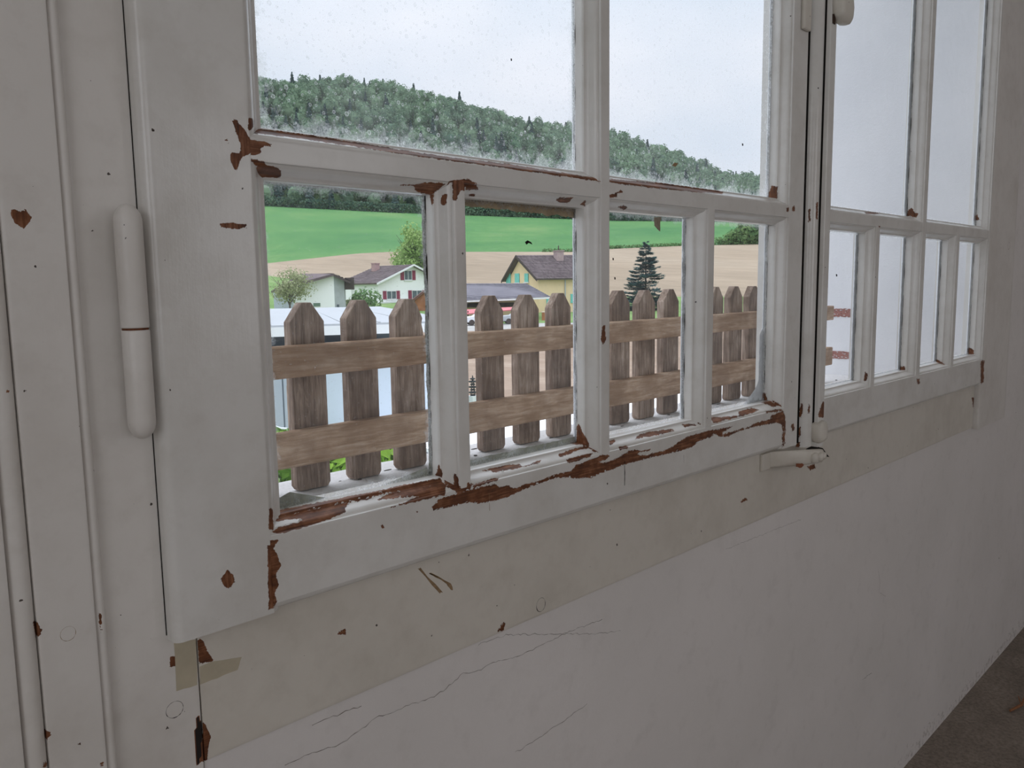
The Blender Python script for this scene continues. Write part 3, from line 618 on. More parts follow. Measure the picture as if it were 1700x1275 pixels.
# putty and grime behind the panes
PUTTY = flat('grey_green_putty', (.33, .33, .27), .9, .22, 90, bump=.4)
PUTTYW = flat('white_putty', (.72, .74, .77), .8, .1, 120)
PUTTYB = flat('old_brown_putty', (.36, .27, .17), .9, .3, 70, bump=.3)
def jagged(x0, x1, z0, z1, side, seed, amp, mat, parent, wmin=.2, y0=.6315, y1=.637, fn=None, name='putty', **k):
    """ragged strip along one edge of a pane: side 'b' bottom, 't' top, 'l', 'r'"""
    rnd = random.Random(seed); L = (x1-x0) if side in 'bt' else (z1-z0); n = max(8, int(L/.003)); inner = []; outer = []
    for i in range(n+1):
        t = i/n; w = amp*(wmin+(1-wmin)*(.5+.5*mnoise.noise(Vector((t*L*60, seed*3.1, 0))))+.18*mnoise.noise(Vector((t*L*400, seed, 5))))
        if fn: w = fn(t, w)
        if side == 'b': outer.append((x0+L*t, z0-.004)); inner.append((x0+L*t, z0+w))
        if side == 't': outer.append((x0+L*t, z1+.004)); inner.append((x0+L*t, z1-w))
        if side == 'r': outer.append((x1+.004, z0+L*t)); inner.append((x1-w, z0+L*t))
        if side == 'l': outer.append((x0-.004, z0+L*t)); inner.append((x0+w, z0+L*t))
    vs = []; m = MB()
    for (o_, i_) in zip(outer, inner): vs += [(o_[0], y0, o_[1]), (i_[0], y0, i_[1]), (o_[0], y1, o_[1]), (i_[0]*.25+o_[0]*.75, y1, i_[1]*.25+o_[1]*.75)]
    fs = []
    for i in range(n):
        a, b = 4*i, 4*i+4; fs += [(a, a+1, b+1, b), (a+1, a+3, b+3, b+1), (a+2, b+2, b+3, a+3), (a, b, b+2, a+2)]
    return m.add(vs, fs).build(name, mat, parent, **k)
zl, zh = ZB+.0125, T0-.0122
def curl(t, w): return .0135*max(0, 1-abs(t-.10)/.22)+.010*max(0, (t-.62)/.38)*(1 if t < .97 else .4)+w*.15
jagged(E1[0][0], E1[0][1], zl, zh, 'b', 1, .0025, PUTTY, W1, fn=curl)
jagged(E1[1][0], E1[1][1], zl, zh, 'b', 2, .0085, PUTTY, W1, wmin=.75)
jagged(E1[2][0], E1[2][1], zl, zh, 'b', 3, .0016, PUTTYW, W1)
jagged(E1[3][0], E1[3][1], zl, zh, 'b', 4, .0020, PUTTYW, W1)
jagged(E1[0][0], E1[0][1], zl, zh, 'r', 5, .0050, PUTTY, W1, wmin=.4)
jagged(E1[1][0], E1[1][1], zl, zh, 'r', 6, .0028, PUTTYW, W1, wmin=.3)
jagged(E1[2][0], E1[2][1], zl, zh, 'r', 7, .0060, PUTTYW, W1, wmin=.5)
jagged(E1[3][0], E1[3][1], zl, zh, 'r', 8, .0065, PUTTYW, W1, wmin=.7, fn=lambda t, w: w+.010*max(0, min(1, (.42-t)/.03))+.05*max(0, (.13-t)/.13)**1.6)
jagged(E1[0][0], E1[0][1], zl, zh, 't', 9, .0026, PUTTYW, W1)
jagged(E1[1][0], E1[1][1], zl, zh, 't', 10, .0105, PUTTYB, W1, wmin=.62, fn=lambda t, w: w*(.75+.5*t), label='ragged brown putty under the transom')
jagged(E1[2][0], E1[2][1], zl, zh, 't', 11, .0014, PUTTYW, W1)
uz0 = T1+.0122
jagged(E1[1][1]-.02, E1[1][1], uz0, 1.18, 'r', 12, .0025, PUTTYW, W1, wmin=.3)
jagged(E1[3][1]-.02, E1[3][1], uz0, 1.18, 'r', 13, .0060, PUTTYW, W1, wmin=.7)
for i, e in enumerate(E2): jagged(e[0], e[1], zl, zh, 'r', 20+i, .0085, PUTTYW, W2, wmin=.85)
for i, e in enumerate(E2): jagged(e[0], e[1], zl, zh, 'b', 30+i, .0035, PUTTYW, W2, wmin=.6)
jagged(1.4, E2[1][1], uz0, 1.18, 'r', 41, .011, PUTTYW, W2, wmin=.9); jagged(2.0, E2[3][1], uz0, 1.18, 'r', 42, .012, PUTTYW, W2, wmin=.9)
# dark open line where putty has shrunk from the timber (right-hand edge of each pane)
def shrink(x, z0, z1, seed, w, parent):
    rnd = random.Random(seed); n = int((z1-z0)/.004); vs = []
    for i in range(n+1):
        z = z0+(z1-z0)*i/n; ww = w*max(.12, .55+.9*mnoise.noise(Vector((z*30, seed, 0)))+.3*mnoise.noise(Vector((z*160, seed, 2))))
        vs += [(x+.0006, YG-.0012, z), (x-ww, YG-.0004, z)]
    MB().add(vs, [(2*i, 2*i+1, 2*i+3, 2*i+2) for i in range(n)]).build('shrinkage_gap', GAP, parent)
for i, e in enumerate(E1): shrink(e[1], zl, zh, i+1, .0024, W1)
shrink(E1[1][1], uz0, 1.1, 7, .0016, W1)
for i, e in enumerate(E2): shrink(e[1], zl, zh, i+11, .0026, W2)
shrink(E2[1][1], uz0, 1.1, 17, .0030, W2); shrink(E2[3][1], uz0, 1.1, 18, .0032, W2)
# loose flakes stuck to the glass
FLK = flat('paint_flake_tan', (.33, .28, .21), .8, .2, 200)
patch([(1086,361),(1098,360),(1096,370),(1096,384),(1087,375)], .6268, .0006, .0003, 2).build('loose_flake', FLK, W1, label='tan flake hanging below the transom')
patch([(872,402),(876,399),(882,402),(884,406),(878,403),(874,406)], .6282, .0004, .0002, 3, 1).build('loose_flake', GAP, W1, label='small dark flake on the glass')
patch([(1116,275),(1120,270),(1126,271),(1122,277)], .6282, .0004, .0002, 3, 1).build('loose_flake', SCR, W1, label='tiny brown ringed spot on the glass')
for (x, y) in ((1021,462),(1006+12,430),(849,99),(1233,240),(1440,600),(1389,457)):
    patch([(x-1,y-2),(x+1,y-1.5),(x+1,y+2),(x-.6,y+2)], .6283, .0003, 0, 3, 1).build('loose_flake', GAP, W1 if x < 1330 else W2)
# dried drip under the strip
ribbon([(1037,765),(1037.5,785),(1037,806)], .0012, YF-.0002, .0001, 3).build('drip', GAP, W1)
ribbon([(1135,755),(1135.5,768)], .0008, YF-.0002, .0001, 4).build('drip', GAP, W1)
ribbon([(812,818),(813,848)], .0005, YF-.0002, .0001, 5).build('drip', SCR, W1)

# meeting bead, espagnolette and hinge
ast = [(1.2715, .6145)]+[(1.2878-.0163*math.cos(a), .6000-.0125*math.sin(a)) for a in np.linspace(0, PI, 17)]+[(1.3041, .6145)]
bar('meeting_bead', 'z', ast, -.2745, 1.22, W2, PAINT, 'astragal', ranges=[(-.2745, .25, .0026), (.25, 1.22, .02)], mx=.002)
box('meeting_gap_shade', (1.2705, 1.2714, .6006, .6145, -.268, 1.22), GAP, W1)  # dark plate on the bead's side, painting the shade inside the gap
box('meeting_gap_shade', (1.2982, 1.2992, .5872, .600, -.25, 1.22), GAP, W2)  # dark strip painting the shade between bead and rod
box('stile_crease_shade', (.2303, .2314, .6155, .6159, -.266, 1.22), GAP, W1)  # dark strip painting the crease shade where the stile meets the frame
rod = [(1.2986, .5935), (1.2986, .5812), (1.3000, .5800), (1.3185, .5800), (1.3202, .5815), (1.3202, .5935)]
bar('bolt_rod', 'z', rod, -.276, 1.2, W2, PAINT, 'rail', ranges=[(-.276, -.15, .002), (-.15, 1.2, .03)], mx=.004, smooth=False)
# rod guide knob near the bottom
def blob(name, c, s, parent, mat, seed=0, amp=.12, sub=3, label=None):
    bm = bmesh.new(); bmesh.ops.create_icosphere(bm, subdivisions=sub, radius=1)
    for v in bm.verts:
        n = v.co.normalized(); k = 1+amp*mnoise.noise(n*1.7+Vector((seed, 0, 0)))
        q = Vector([math.copysign(abs(t)**.62, t) for t in n]); v.co = Vector((q.x*s[0], q.y*s[1], q.z*s[2]))*k
    me = bpy.data.meshes.new(name); bm.to_mesh(me); bm.free(); me.materials.append(mat)
    me.polygons.foreach_set('use_smooth', [True]*len(me.polygons))
    vs = np.array([v.co for v in me.vertices])+np.array(c)
    at_ = me.attributes.new('peel', 'FLOAT', 'POINT'); at_.data.foreach_set('value', np.full(len(vs), 0, np.float32))
    o = bpy.data.objects.new(name, me); C.objects.link(o); o.parent = parent; o.location = Vector(c)-parent_world(parent)
    return tag(o, label)
g = blob('rod_guide', (1.307, .582, -.2505), (.0165, .0115, .0185), W2, PAINTF, 3, label='thickly painted rod guide')
o = MB().lathe(0, 0, [(.0001, 0), (.0055, 0), (.0055, .0012), (.0035, .0020), (.0001, .0020)][::-1], 14).build('screw_head', PAINTF, g)
o.rotation_euler = (math.radians(90), 0, 0); o.location = (.004, -.0095, -.005)
blob('rod_guide', (1.324, .573, .4305), (.022, .012, .025), W2, PAINTF, 7, label='thickly painted upper knob on the rod')
MB().box(1.236, 1.2605, .5935, .6005, .385, .46).build('keeper', PAINTF, W1, bevel=.003, label='painted plate beside the meeting gap')
# keeper bracket under the meeting stile
kb = empty('trim_2', (1.26, .60, -.29), label='thickly painted metal bolt keeper below the meeting of the casements', cat='latch keeper', kind=S)
m = MB()
st = [(1.186, .6145), (1.205, .6125), (1.222, .606), (1.245, .5955), (1.270, .5865), (1.292, .5800), (1.306, .5775), (1.315, .580)]
hh = [.0125, .0125, .0125, .0120, .0115, .0108, .0100, .0080]; tt = [.003, .004, .006, .009, .011, .0115, .011, .008]
vs = []; n = 10
for (x, y), h, t_ in zip(st, hh, tt):
    for k in range(n):
        a = 2*PI*k/n; ca, sa = math.cos(a), math.sin(a)
        q = abs(ca)**.6*(1 if ca > 0 else -1), abs(sa)**.6*(1 if sa > 0 else -1)
        vs.append((x, y+t_*.5*q[0], -.2855-(x-1.186)*.045+h*1.12*q[1]))
L_ = len(st); fs = [(i*n+k, (i+1)*n+k, (i+1)*n+(k+1) % n, i*n+(k+1) % n) for i in range(L_-1) for k in range(n)]+[tuple(range(n)), tuple((L_-1)*n+k for k in range(n))[::-1]]
m.add(vs, fs).build('keeper_arm', PAINTF, kb, smooth=True)
MB().box(1.170, 1.196, .6110, .6158, -.3000, -.2725).build('keeper_plate', PAINTF, kb, bevel=.001)
for x, y, r in ((1.283, .578, .0085), (1.297, .575, .0075), (1.308, .575, .006)): blob('keeper_knuckle', (x, y, -.2912), (r, .006, r*1.05), kb, PAINTF, x*9, .1, 2)
patch([(1322,770),(1332,769),(1335,772),(1330,777),(1322,775)], .5795, .0006, .0005, 8).build('bare_spot', flat('bare_brown', (.25, .085, .04)), kb)
patch([(1336,747),(1350,739),(1366,744),(1377,759),(1371,758),(1360,750)], .6152, .0003, .0005, 9).build('rod_shadow_patch', GAP, kb)  # dark patch painted for the shadow beneath the rod end
p_ = onY(1381, 34, .583); MB().lathe(p_[0], .583, [(.0055, p_[2]-.006), (.0062, p_[2]+.008)], 12).build('bare_rod_stub', flat('bare_dark_iron', (.05, .025, .015), .7), W2)
# hinge: two painted barrels
hg = empty('hinge', (.219, .603, -.027), parent=None); hg.parent = W1; hg.location = Vector((.2180, .6005, -.027))-parent_world(W1); tag(hg, 'long painted two-part barrel hinge')
def barrel(z0, z1, up):
    r = .0096; h = .013; pr = []
    if up: pr = [(r*.97, z0), (r, z0+.001)]+[(r*math.cos(a), z1-h+h*math.sin(a)) for a in np.linspace(0, PI/2*.96, 8)]
    else: pr = [(r*math.cos(a), z0+h-h*math.sin(a)) for a in np.linspace(PI/2*.96, 0, 8)]+[(r, z1-.001), (r*.97, z1)]
    m = MB().lathe(0, 0, pr, 28)
    o = m.build('hinge_barrel', PAINTC, hg, smooth=True, attr=[-8.0]*len(m.v)); o.location = (0, 0, 0); return o
barrel(.0008, .088, True); barrel(-.080, -.0008, False)
m = MB().lathe(0, 0, [(.0088, -.001), (.0088, .001)], 20); o = m.build('rust_line', flat('rust', (.16, .055, .025), .9, .4, 200), hg); o.location = (0, 0, 0)
box('hinge_gap', (.2275, .2312, .6175, .64, -.115, .075), GAP, W1)

# small curled paint chips lifting along the edges of the bare wood
CHIP = flat('lifted_paint_chip', (.80, .79, .76), .4, .05, 90, .4)
rnd = random.Random(77); m = MB()
for poly in PEEL['rail'][:17]:
    for i in range(len(poly)):
        a = np.array(poly[i], float); b_ = np.array(poly[(i+1) % len(poly)], float); L_ = np.hypot(*(b_-a))
        for k in range(int(L_/3.2)):
            if rnd.random() > .42: continue
            q = a+(b_-a)*rnd.random(); nrm = np.array([-(b_-a)[1], (b_-a)[0]])/max(L_, 1e-6); q = q+nrm*rnd.uniform(-1.5, 1.5)
            # depth of the rail's own surface at that place: face plane, or the moulding behind its top edge
            P = onY(q[0], q[1], YF); y = YF-.0002
            if P[2] > ZB and rnd.random() < .7: continue
            if P[2] > ZB:
                lo, hi = YF, YG
                for _ in range(14):
                    y = (lo+hi)/2; P = onY(q[0], q[1], y); t = min(1, max(0, (P[2]-ZB-.0018)/.0109)); kk = t*t*(3-2*t); kk = kk*kk*(3-2*kk)*.5+kk*.5
                    ys = YF+.0034+.0125*kk
                    if y < ys: lo = y
                    else: hi = y
                if P[2] > ZB+.0135: continue
            if not (.316 < P[0] < 1.214): continue
            dx = rnd.uniform(.0012, .0045); dz = rnd.uniform(.0006, .0018); up_ = rnd.uniform(.0003, .0014); an = rnd.uniform(-.5, .5)
            ux = np.array([math.cos(an), 0, math.sin(an)*.5]); uz = np.array([0, 0, 1.0])
            c0_ = np.array([P[0], y-.0003, P[2]])
            v = [c0_-ux*dx*.5, c0_+ux*dx*.5, c0_+ux*dx*.35+uz*dz-np.array([0, up_, 0]), c0_-ux*dx*.2+uz*dz*rnd.uniform(.5, 1.3)-np.array([0, up_*rnd.random(), 0])]
            m.add(v, [(0, 1, 2, 3)])
m.build('paint_chips', CHIP, W1, kind='stuff')
# ------------------------------------------------------------------ picket fence on the sill
fence = empty('picket_fence', (1.15, .955, -.272), label='low weathered brown picket fence with two rails on the outer sill', cat='fence', group=None)
YP = .955
PK = [(.479,.533),(.568,.622),(.659,.712),(.747,.801),(.836,.889),(.926,.978),(1.013,1.068),(1.102,1.156),(1.191,1.246),(1.281,1.340),(1.371,1.429),(1.460,1.518),
      (1.552,1.610),(1.650,1.705),(1.736,1.795),(1.827,1.883),(1.918,1.974),(2.010,2.066),(2.100,2.156)]
rnd = random.Random(11)
def lift(u): return .0105*max(0, u-.55)/1.3
for i, (a, b) in enumerate(PK):
    x0, x1 = a*YP, b*YP; c = (x0+x1)/2; h = (x1-x0)/2; zt = -.0190+lift((a+b)/2)+rnd.uniform(-.001, .001); zb = -.2715
    sh = zt-.0255; fl = h*.28
    out = [(x0+.004, zb), (x0, zb+.006), (x0, sh), (c-fl, zt), (c+fl, zt), (x1, sh), (x1, zb+.006), (x1-.004, zb)]
    if i == 3: out = out[:5]+[(c+fl*2.1, zt-.009), (x1-.001, sh-.004), (x1-.003, sh-.012), (x1, sh-.024)]+out[6:]
    m = MB().prism([(x, YP, z) for x, z in out], (0, .017, 0))
    m.build('picket', PICKET, fence, origin=(c, YP+.008, -.15), bevel=.0012)
def rail(z0l, z0r, z1l, z1r, seed):
    n = 60; xa, xb = .30, 2.172; m = MB(); vs = []
    for i in range(n+1):
        t = i/n; x = xa+(xb-xa)*t; wv = .0006*mnoise.noise(Vector((x*7, seed, 0))); yb = YP-.018+.0006*mnoise.noise(Vector((x*5, seed, 9)))
        zb, zt = z0l+(z0r-z0l)*t+wv, z1l+(z1r-z1l)*t+wv; r = .002
        vs += [(x, YP, zb), (x, yb+r, zb), (x, yb, zb+r), (x, yb, zt-r), (x, yb+r, zt), (x, YP, zt)]
    fs = [(6*i+k, 6*i+(k+1) % 6, 6*i+6+(k+1) % 6, 6*i+6+k) for i in range(n) for k in range(6)]
    fs += [tuple(range(6))[::-1], tuple(6*n+k for k in range(6))]
    fs = [f[::-1] for f in fs]
    m.add(vs, fs).build('rail', RAILM, fence, origin=((xa+xb)/2, YP-.009, (z0l+z1l)/2))
YR = YP-.018
rail(-.1245*YR, -.112*YR, -.0795*YR, -.071*YR, 1); rail(-.2495*YR, -.243*YR, -.2000*YR, -.191*YR, 2)

# ------------------------------------------------------------------ terrain
def interp(xs, ys, x): return float(np.interp(x, xs, ys))
YFIELD = ([-400, 435, 590, 650, 780, 950, 1012, 1130, 1270, 2200], [470, 438, 421, 418, 418, 418, 413, 408, 405, 402])
YMEAD = ([-400, 430, 650, 950, 1010, 1270, 2200], [330, 340, 352, 363, 366, 368, 380])
YTOP = ([-400, 410, 450, 540, 610, 680, 740, 800, 870, 953, 1013, 1055, 1125, 1180, 1210, 1270, 1500, 2200], [90, 92, 112, 108, 112, 122, 134, 158, 178, 184, 196, 212, 234, 257, 268, 272, 300, 330])
YLOW = ([-400, 430, 480, 560, 700, 850, 1000, 1270, 2200], [470, 455, 463, 468, 478, 486, 493, 492, 492])
RLOW = ([-400, 430, 560, 850, 2200], [225, 225, 200, 150, 150])
def zr(x, y, r):
    v = ray(x, y); return v[2]*r/math.hypot(v[0], v[1])
def height(x, r):
    rl = interp(*RLOW, x); zl_ = zr(x, interp(*YLOW, x), rl)
    K = [(0, -4.6), (60, -4.6), (100, -4.45), (rl, zl_), (260, zr(x, interp(*YFIELD, x), 260)), (420, zr(x, interp(*YMEAD, x), 420)),
         (620, zr(x, interp(*YTOP, x)+14, 620)-13), (700, zr(x, interp(*YTOP, x)+14, 620)-14), (900, 20)]
    return float(np.interp(r, [k[0] for k in K], [k[1] for k in K]))
def az(x):
    v = ray(x, 430); h = math.hypot(v[0], v[1]); return v[0]/h, v[1]/h
XS = np.linspace(-300, 2100, 97)
def zone(name, rlo, rhi, mat, n, dz=0, **k):
    vs = []
    for x in XS:
        ax, ay = az(x); a, b = (rlo(x) if callable(rlo) else rlo), (rhi(x) if callable(rhi) else rhi)
        for j in range(n+1):
            r = a+(b-a)*j/n; vs.append((ax*r, ay*r, height(x, r)+dz))
    f = [(i*(n+1)+j, (i+1)*(n+1)+j, (i+1)*(n+1)+j+1, i*(n+1)+j+1) for i in range(len(XS)-1) for j in range(n)]
    return MB().add(vs, f).build(name, mat, smooth=True, kind=S, **k)
def ground(name, c0, c1, c2, sc1, sc2, stretch=(1, 1, 1), rot=0):
    t = NT(name); w = t.coord('World', stretch, (0, 0, rot)); a = t.noise(w, sc1, 6, .6); b = t.noise(w, sc2, 5, .7)
    col = t.ramp(a, [(.32, c0), (.5, c1), (.68, c2)])
    col = t.mix(t.ramp(b, [(.4, .35), (.62, 0.0)]), col, tuple(v*.6 for v in c0))
    return t.bsdf(col, .95, None, .05)
MEADOW = ground('meadow_grass', (.072, .195, .075), (.115, .25, .09), (.21, .31, .12), .014, .6)
GRASS = ground('verge_grass', (.14, .24, .08), (.20, .31, .11), (.28, .36, .17), .15, 2.5)
FIELD = ground('ploughed_earth', (.32, .255, .185), (.37, .295, .215), (.41, .335, .25), .03, .5, (1, .15, 1), .8)
FIELDN = ground('ploughed_earth_near', (.29, .215, .16), (.36, .27, .205), (.43, .335, .26), .3, 2.2, (1, .25, 1), .8)
FLOORF = ground('forest_ground', (.03, .06, .025), (.045, .08, .03), (.06, .10, .04), .05, .5)
ROAD = ground('pale_track', (.38, .37, .35), (.44, .43, .41), (.5, .49, .46), .2, 2)
rl = lambda x: interp(*RLOW, x)
zone('ground_yard', 5.0, 33, GRASS, 8, label='grass directly below the house in front of the near field', cat='grass')
zone('ground_near_field', 33, 82, FIELDN, 6, label='tan bare field seen through the gaps between pickets', cat='field')
zone('ground_track', 82, 96, ROAD, 2, label='pale track between the near field and the farm buildings', cat='road')
zone('ground_verge', 96, rl, GRASS, 6, label='grassy ground around the farm buildings', cat='grass')
zone('ground_field', rl, 260, FIELD, 6, label='wide tan ploughed field behind the houses', cat='field')
zone('ground_meadow', 260, 420, MEADOW, 10, label='bright green meadow slope below the wood', cat='meadow')
zone('ground_hill', 420, 900, FLOORF, 14, label='dark ground of the wooded hillside', cat='hill')
# thin dark hedge line at the top edge of the field
HEDGE = flat('hedge_green', (.06, .12, .045), .95, .4, .8)

# ------------------------------------------------------------------ trees
def leaf_mat(name, c0, c1, sc_=.25):
    t = NT(name); w = t.coord('World'); oi = t.n('ObjectInfo'); a = t.noise(w, sc_, 4, .6); g = t.n('NewGeometry')
    v = t.math('ADD', t.math('MULTIPLY', a, .6), t.math('MULTIPLY', g.outputs['Random Per Island'], .4))
    v = t.math('ADD', v, t.math('MULTIPLY', t.math('SUBTRACT', oi.outputs['Random'], .5), .35))
    col = t.ramp(v, [(.25, c0), (.75, c1)])
    d = t.n('BsdfDiffuse'); tl = t.n('BsdfTranslucent'); t.l(col, d.inputs[0]); t.l(col, tl.inputs[0])
    mx = t.n('MixShader'); mx.inputs[0].default_value = .3; t.l(d.outputs[0], mx.inputs[1]); t.l(tl.outputs[0], mx.inputs[2]); t.l(mx.outputs[0], t.out.inputs[0]); return t.m
LF1 = leaf_mat('wood_leaves', (.055, .115, .085), (.21, .31, .19), .02)
LF2 = leaf_mat('conifer_needles', (.03, .07, .065), (.09, .145, .13), .05)
LF3 = leaf_mat('spring_green_leaves', (.25, .38, .12), (.46, .60, .24), .5)
LF4 = leaf_mat('bush_leaves', (.10, .21, .08), (.25, .38, .16), .6)
LF5 = leaf_mat('blue_spruce_needles', (.035, .085, .085), (.15, .25, .25), .7)
LF6 = leaf_mat('sparse_yellow_green_leaves', (.26, .30, .15), (.44, .47, .28), .8)
BARK = flat('bark', (.12, .10, .085), .95, .3, 3)
def rv(rnd):
    while True:
        v = Vector((rnd.uniform(-1, 1), rnd.uniform(-1, 1), rnd.uniform(-1, 1)))
        if .05 < v.length < 1: return v
def quad(vs, fs, p, n, s, rnd):
    a = n.cross(rv(rnd)).normalized(); b = n.cross(a).normalized(); k = len(vs)
    e = rnd.uniform(.5, 1)
    vs += [p+a*s, p+b*s*e, p-a*s, p-b*s*e]; fs.append((k, k+1, k+2, k+3))
def crown(rnd, n, rx, rz, s, lobes=9, zc=0, fill=.75):
    vs, fs = [], []; L = []
    for i in range(lobes):
        v = rv(rnd).normalized(); q = rnd.uniform(.35, .62) if lobes < 12 else rnd.uniform(.16, .42)
        k_ = .55 if lobes < 12 else rnd.uniform(.35, .85); L.append((Vector((v.x*rx*k_, v.y*rx*k_, v.z*rz*k_+zc)), q))
    L.append((Vector((0, 0, zc)), .75 if lobes < 12 else .5))
    for i in range(n):
        c, q = rnd.choice(L); v = rv(rnd).normalized(); rr = q*(fill+(1-fill)*rnd.random())
        p = c+Vector((v.x*rx*rr, v.y*rx*rr, v.z*rz*rr)); quad(vs, fs, p, (v+rv(rnd)*.6).normalized(), s*rnd.uniform(.6, 1.3), rnd)
    return vs, fs
def conifer(rnd, n, r, h, s):
    vs, fs = [], []
    for i in range(n):
        t = rnd.random()**.6; z = h*(1-t); a = rnd.uniform(0, 2*PI); tier = (z*7/h) % 1
        rr = (r*t**.8*(.62+.38*(1-tier)))*rnd.uniform(.3, 1)
        quad(vs, fs, Vector((rr*math.cos(a), rr*math.sin(a), z)), (Vector((math.cos(a), math.sin(a), .9))+rv(rnd)*.4).normalized(), s*rnd.uniform(.6, 1.3), rnd)
    return vs, fs
def core(vs, fs, rx, rz, zc, h0=0, tr=.25, cone=False):
    n, L = 8, 5; k0 = len(vs); vs = list(vs); fs = list(fs)
    for i in range(L):
        for k in range(n):
            a = 2*PI*k/n
            if cone: r = rx*(1-i/L); z = h0+rz*i/L
            else: t = PI*(i+.35)/(L-.3); r = rx*math.sin(t); z = zc-rz*math.cos(t)
            vs.append(Vector((r*math.cos(a), r*math.sin(a), z)))
    for i in range(L-1):
        for k in range(n): fs.append((k0+i*n+k, k0+i*n+(k+1) % n, k0+(i+1)*n+(k+1) % n, k0+(i+1)*n+k))
    k1 = len(vs)
    for z in (0, zc if not cone else h0+rz*.6):
        for k in range(4): vs.append(Vector((tr*math.cos(k*PI/2), tr*math.sin(k*PI/2), z)))
    for k in range(4): fs.append((k1+k, k1+(k+1) % 4, k1+4+(k+1) % 4, k1+4+k))
    return vs, fs
def mesh_of(name, vs, fs, mat):
    me = bpy.data.meshes.new(name); me.from_pydata([tuple(v) for v in vs], [], fs); me.materials.append(mat); me.update(); return me
rnd = random.Random(5)
DEC = [mesh_of('leafy_tree', *core(*crown(rnd, 620, 5.2, 6.6, .62, zc=7.2), 3.6, 4.6, 7.2), LF1) for _ in range(4)]
CON = [mesh_of('forest_conifer', *core(*conifer(rnd, 620, 3.9, 15.5, .75), 2.4, 14.5, 7, .8, .2, True), LF2) for _ in range(2)]
spots = []
for i in range(5200):
    x = rnd.uniform(330, 1420); r = 418+(640-418)*rnd.random()
    if rnd.random() > r/640: continue
    ax, ay = az(x); p = (ax*r, ay*r)
    if any((p[0]-q[0])**2+(p[1]-q[1])**2 < 6.2**2 for q in spots): continue
    spots.append((p[0], p[1], height(x, r), x, r))
spots.sort(key=lambda q: q[4])
# on the far crest trees show only their tops; nearest ones show most
pc = lambda q: .10+.45*max(0, (520-q[3])/250) if q[4] > 545 else (.10 if q[3] > 560 else .28)
nd = nc = 0; rest = {0: [], 1: []}
for q in spots:
    con = rnd.random() < pc(q); s = rnd.uniform(.75, 1.15); rz = rnd.uniform(0, 6.28); me = rnd.choice(CON if con else DEC)
    vis = 400 < q[3] < 1290
    if con and nc < 110 and vis:
        nc += 1; o = bpy.data.objects.new('forest_conifer', me); tag(o, 'dark pointed conifer standing in the wood on the far hillside', 'tree', 'conifers of the hillside wood')
    elif not con and nd < 290 and vis:
        nd += 1; o = bpy.data.objects.new('leafy_tree', me); tag(o, 'round leafy green tree of the dense wood on the far hillside', 'tree', 'leafy trees of the hillside wood')
    else:
        rest[int(con)].append((q, s, rz, me)); continue
    C.objects.link(o); o.location = (q[0], q[1], q[2]-.5); o.scale = (s, s, s*rnd.uniform(.9, 1.1)); o.rotation_euler = (0, 0, rz)
for con, lst in rest.items():
    V, Q = [], []
    n0 = 0
    for q, s, rz, me in lst:
        v = np.array([c.co for c in me.vertices])*s; ca, sa = math.cos(rz), math.sin(rz)
        v = np.stack([v[:, 0]*ca-v[:, 1]*sa+q[0], v[:, 0]*sa+v[:, 1]*ca+q[1], v[:, 2]+q[2]-.5], 1); V.append(v)
        f = np.array([p.vertices[:] for p in me.polygons])+n0; Q.append(f); n0 += len(v)
    if not V: continue
    V = np.concatenate(V); Q = np.concatenate(Q)
    me = bpy.data.meshes.new('wood'); me.vertices.add(len(V)); me.vertices.foreach_set('co', V.ravel())
    me.loops.add(Q.size); me.loops.foreach_set('vertex_index', Q.ravel()); me.polygons.add(len(Q)); me.polygons.foreach_set('loop_start', np.arange(len(Q))*4)
    me.materials.append(LF2 if con else LF1); me.update(calc_edges=True)
    o = bpy.data.objects.new('conifer_canopy' if con else 'leafy_canopy', me); C.objects.link(o)
    tag(o, 'farther conifer tops of the wood up to the crest' if con else 'farther leafy tree tops of the wood up to the crest', 'trees', None, 'stuff')
def tree(name, x, r, zb, rx, rz, zc, s, n, mat, label, group=None, trunk=.25, seed=1, lobes=9, fill=.7, sticks=0, cat='tree'):
    rnd = random.Random(seed); p = at(x, 470, r); t = empty(name, (p[0], p[1], zb), label=label, cat=cat, group=group)
    vs, fs = crown(rnd, n, rx, rz, s, lobes, zc, fill); m = MB(); m.v = [(v.x+p[0], v.y+p[1], v.z+zb) for v in vs]; m.f = fs
    m.build('foliage', mat, t)
    if trunk:
        m = MB().tube([(p[0], p[1], zb-.3), (p[0]+.05, p[1], zb+zc*.5), (p[0]-.1, p[1], zb+zc)], [trunk, trunk*.8, trunk*.4], 8)
        for k in range(sticks):
            a = rnd.uniform(0, 2*PI); b0 = Vector((p[0], p[1], zb+zc*rnd.uniform(.35, .7))); e = Vector((math.cos(a)*rx*.7, math.sin(a)*rx*.7, zc*rnd.uniform(.4, .9)))
            m.tube([b0, b0+e*.5+Vector((0, 0, .2)), b0+e], [trunk*.4, trunk*.25, trunk*.08], 5)
        m.build('trunk', BARK, t)
    return t
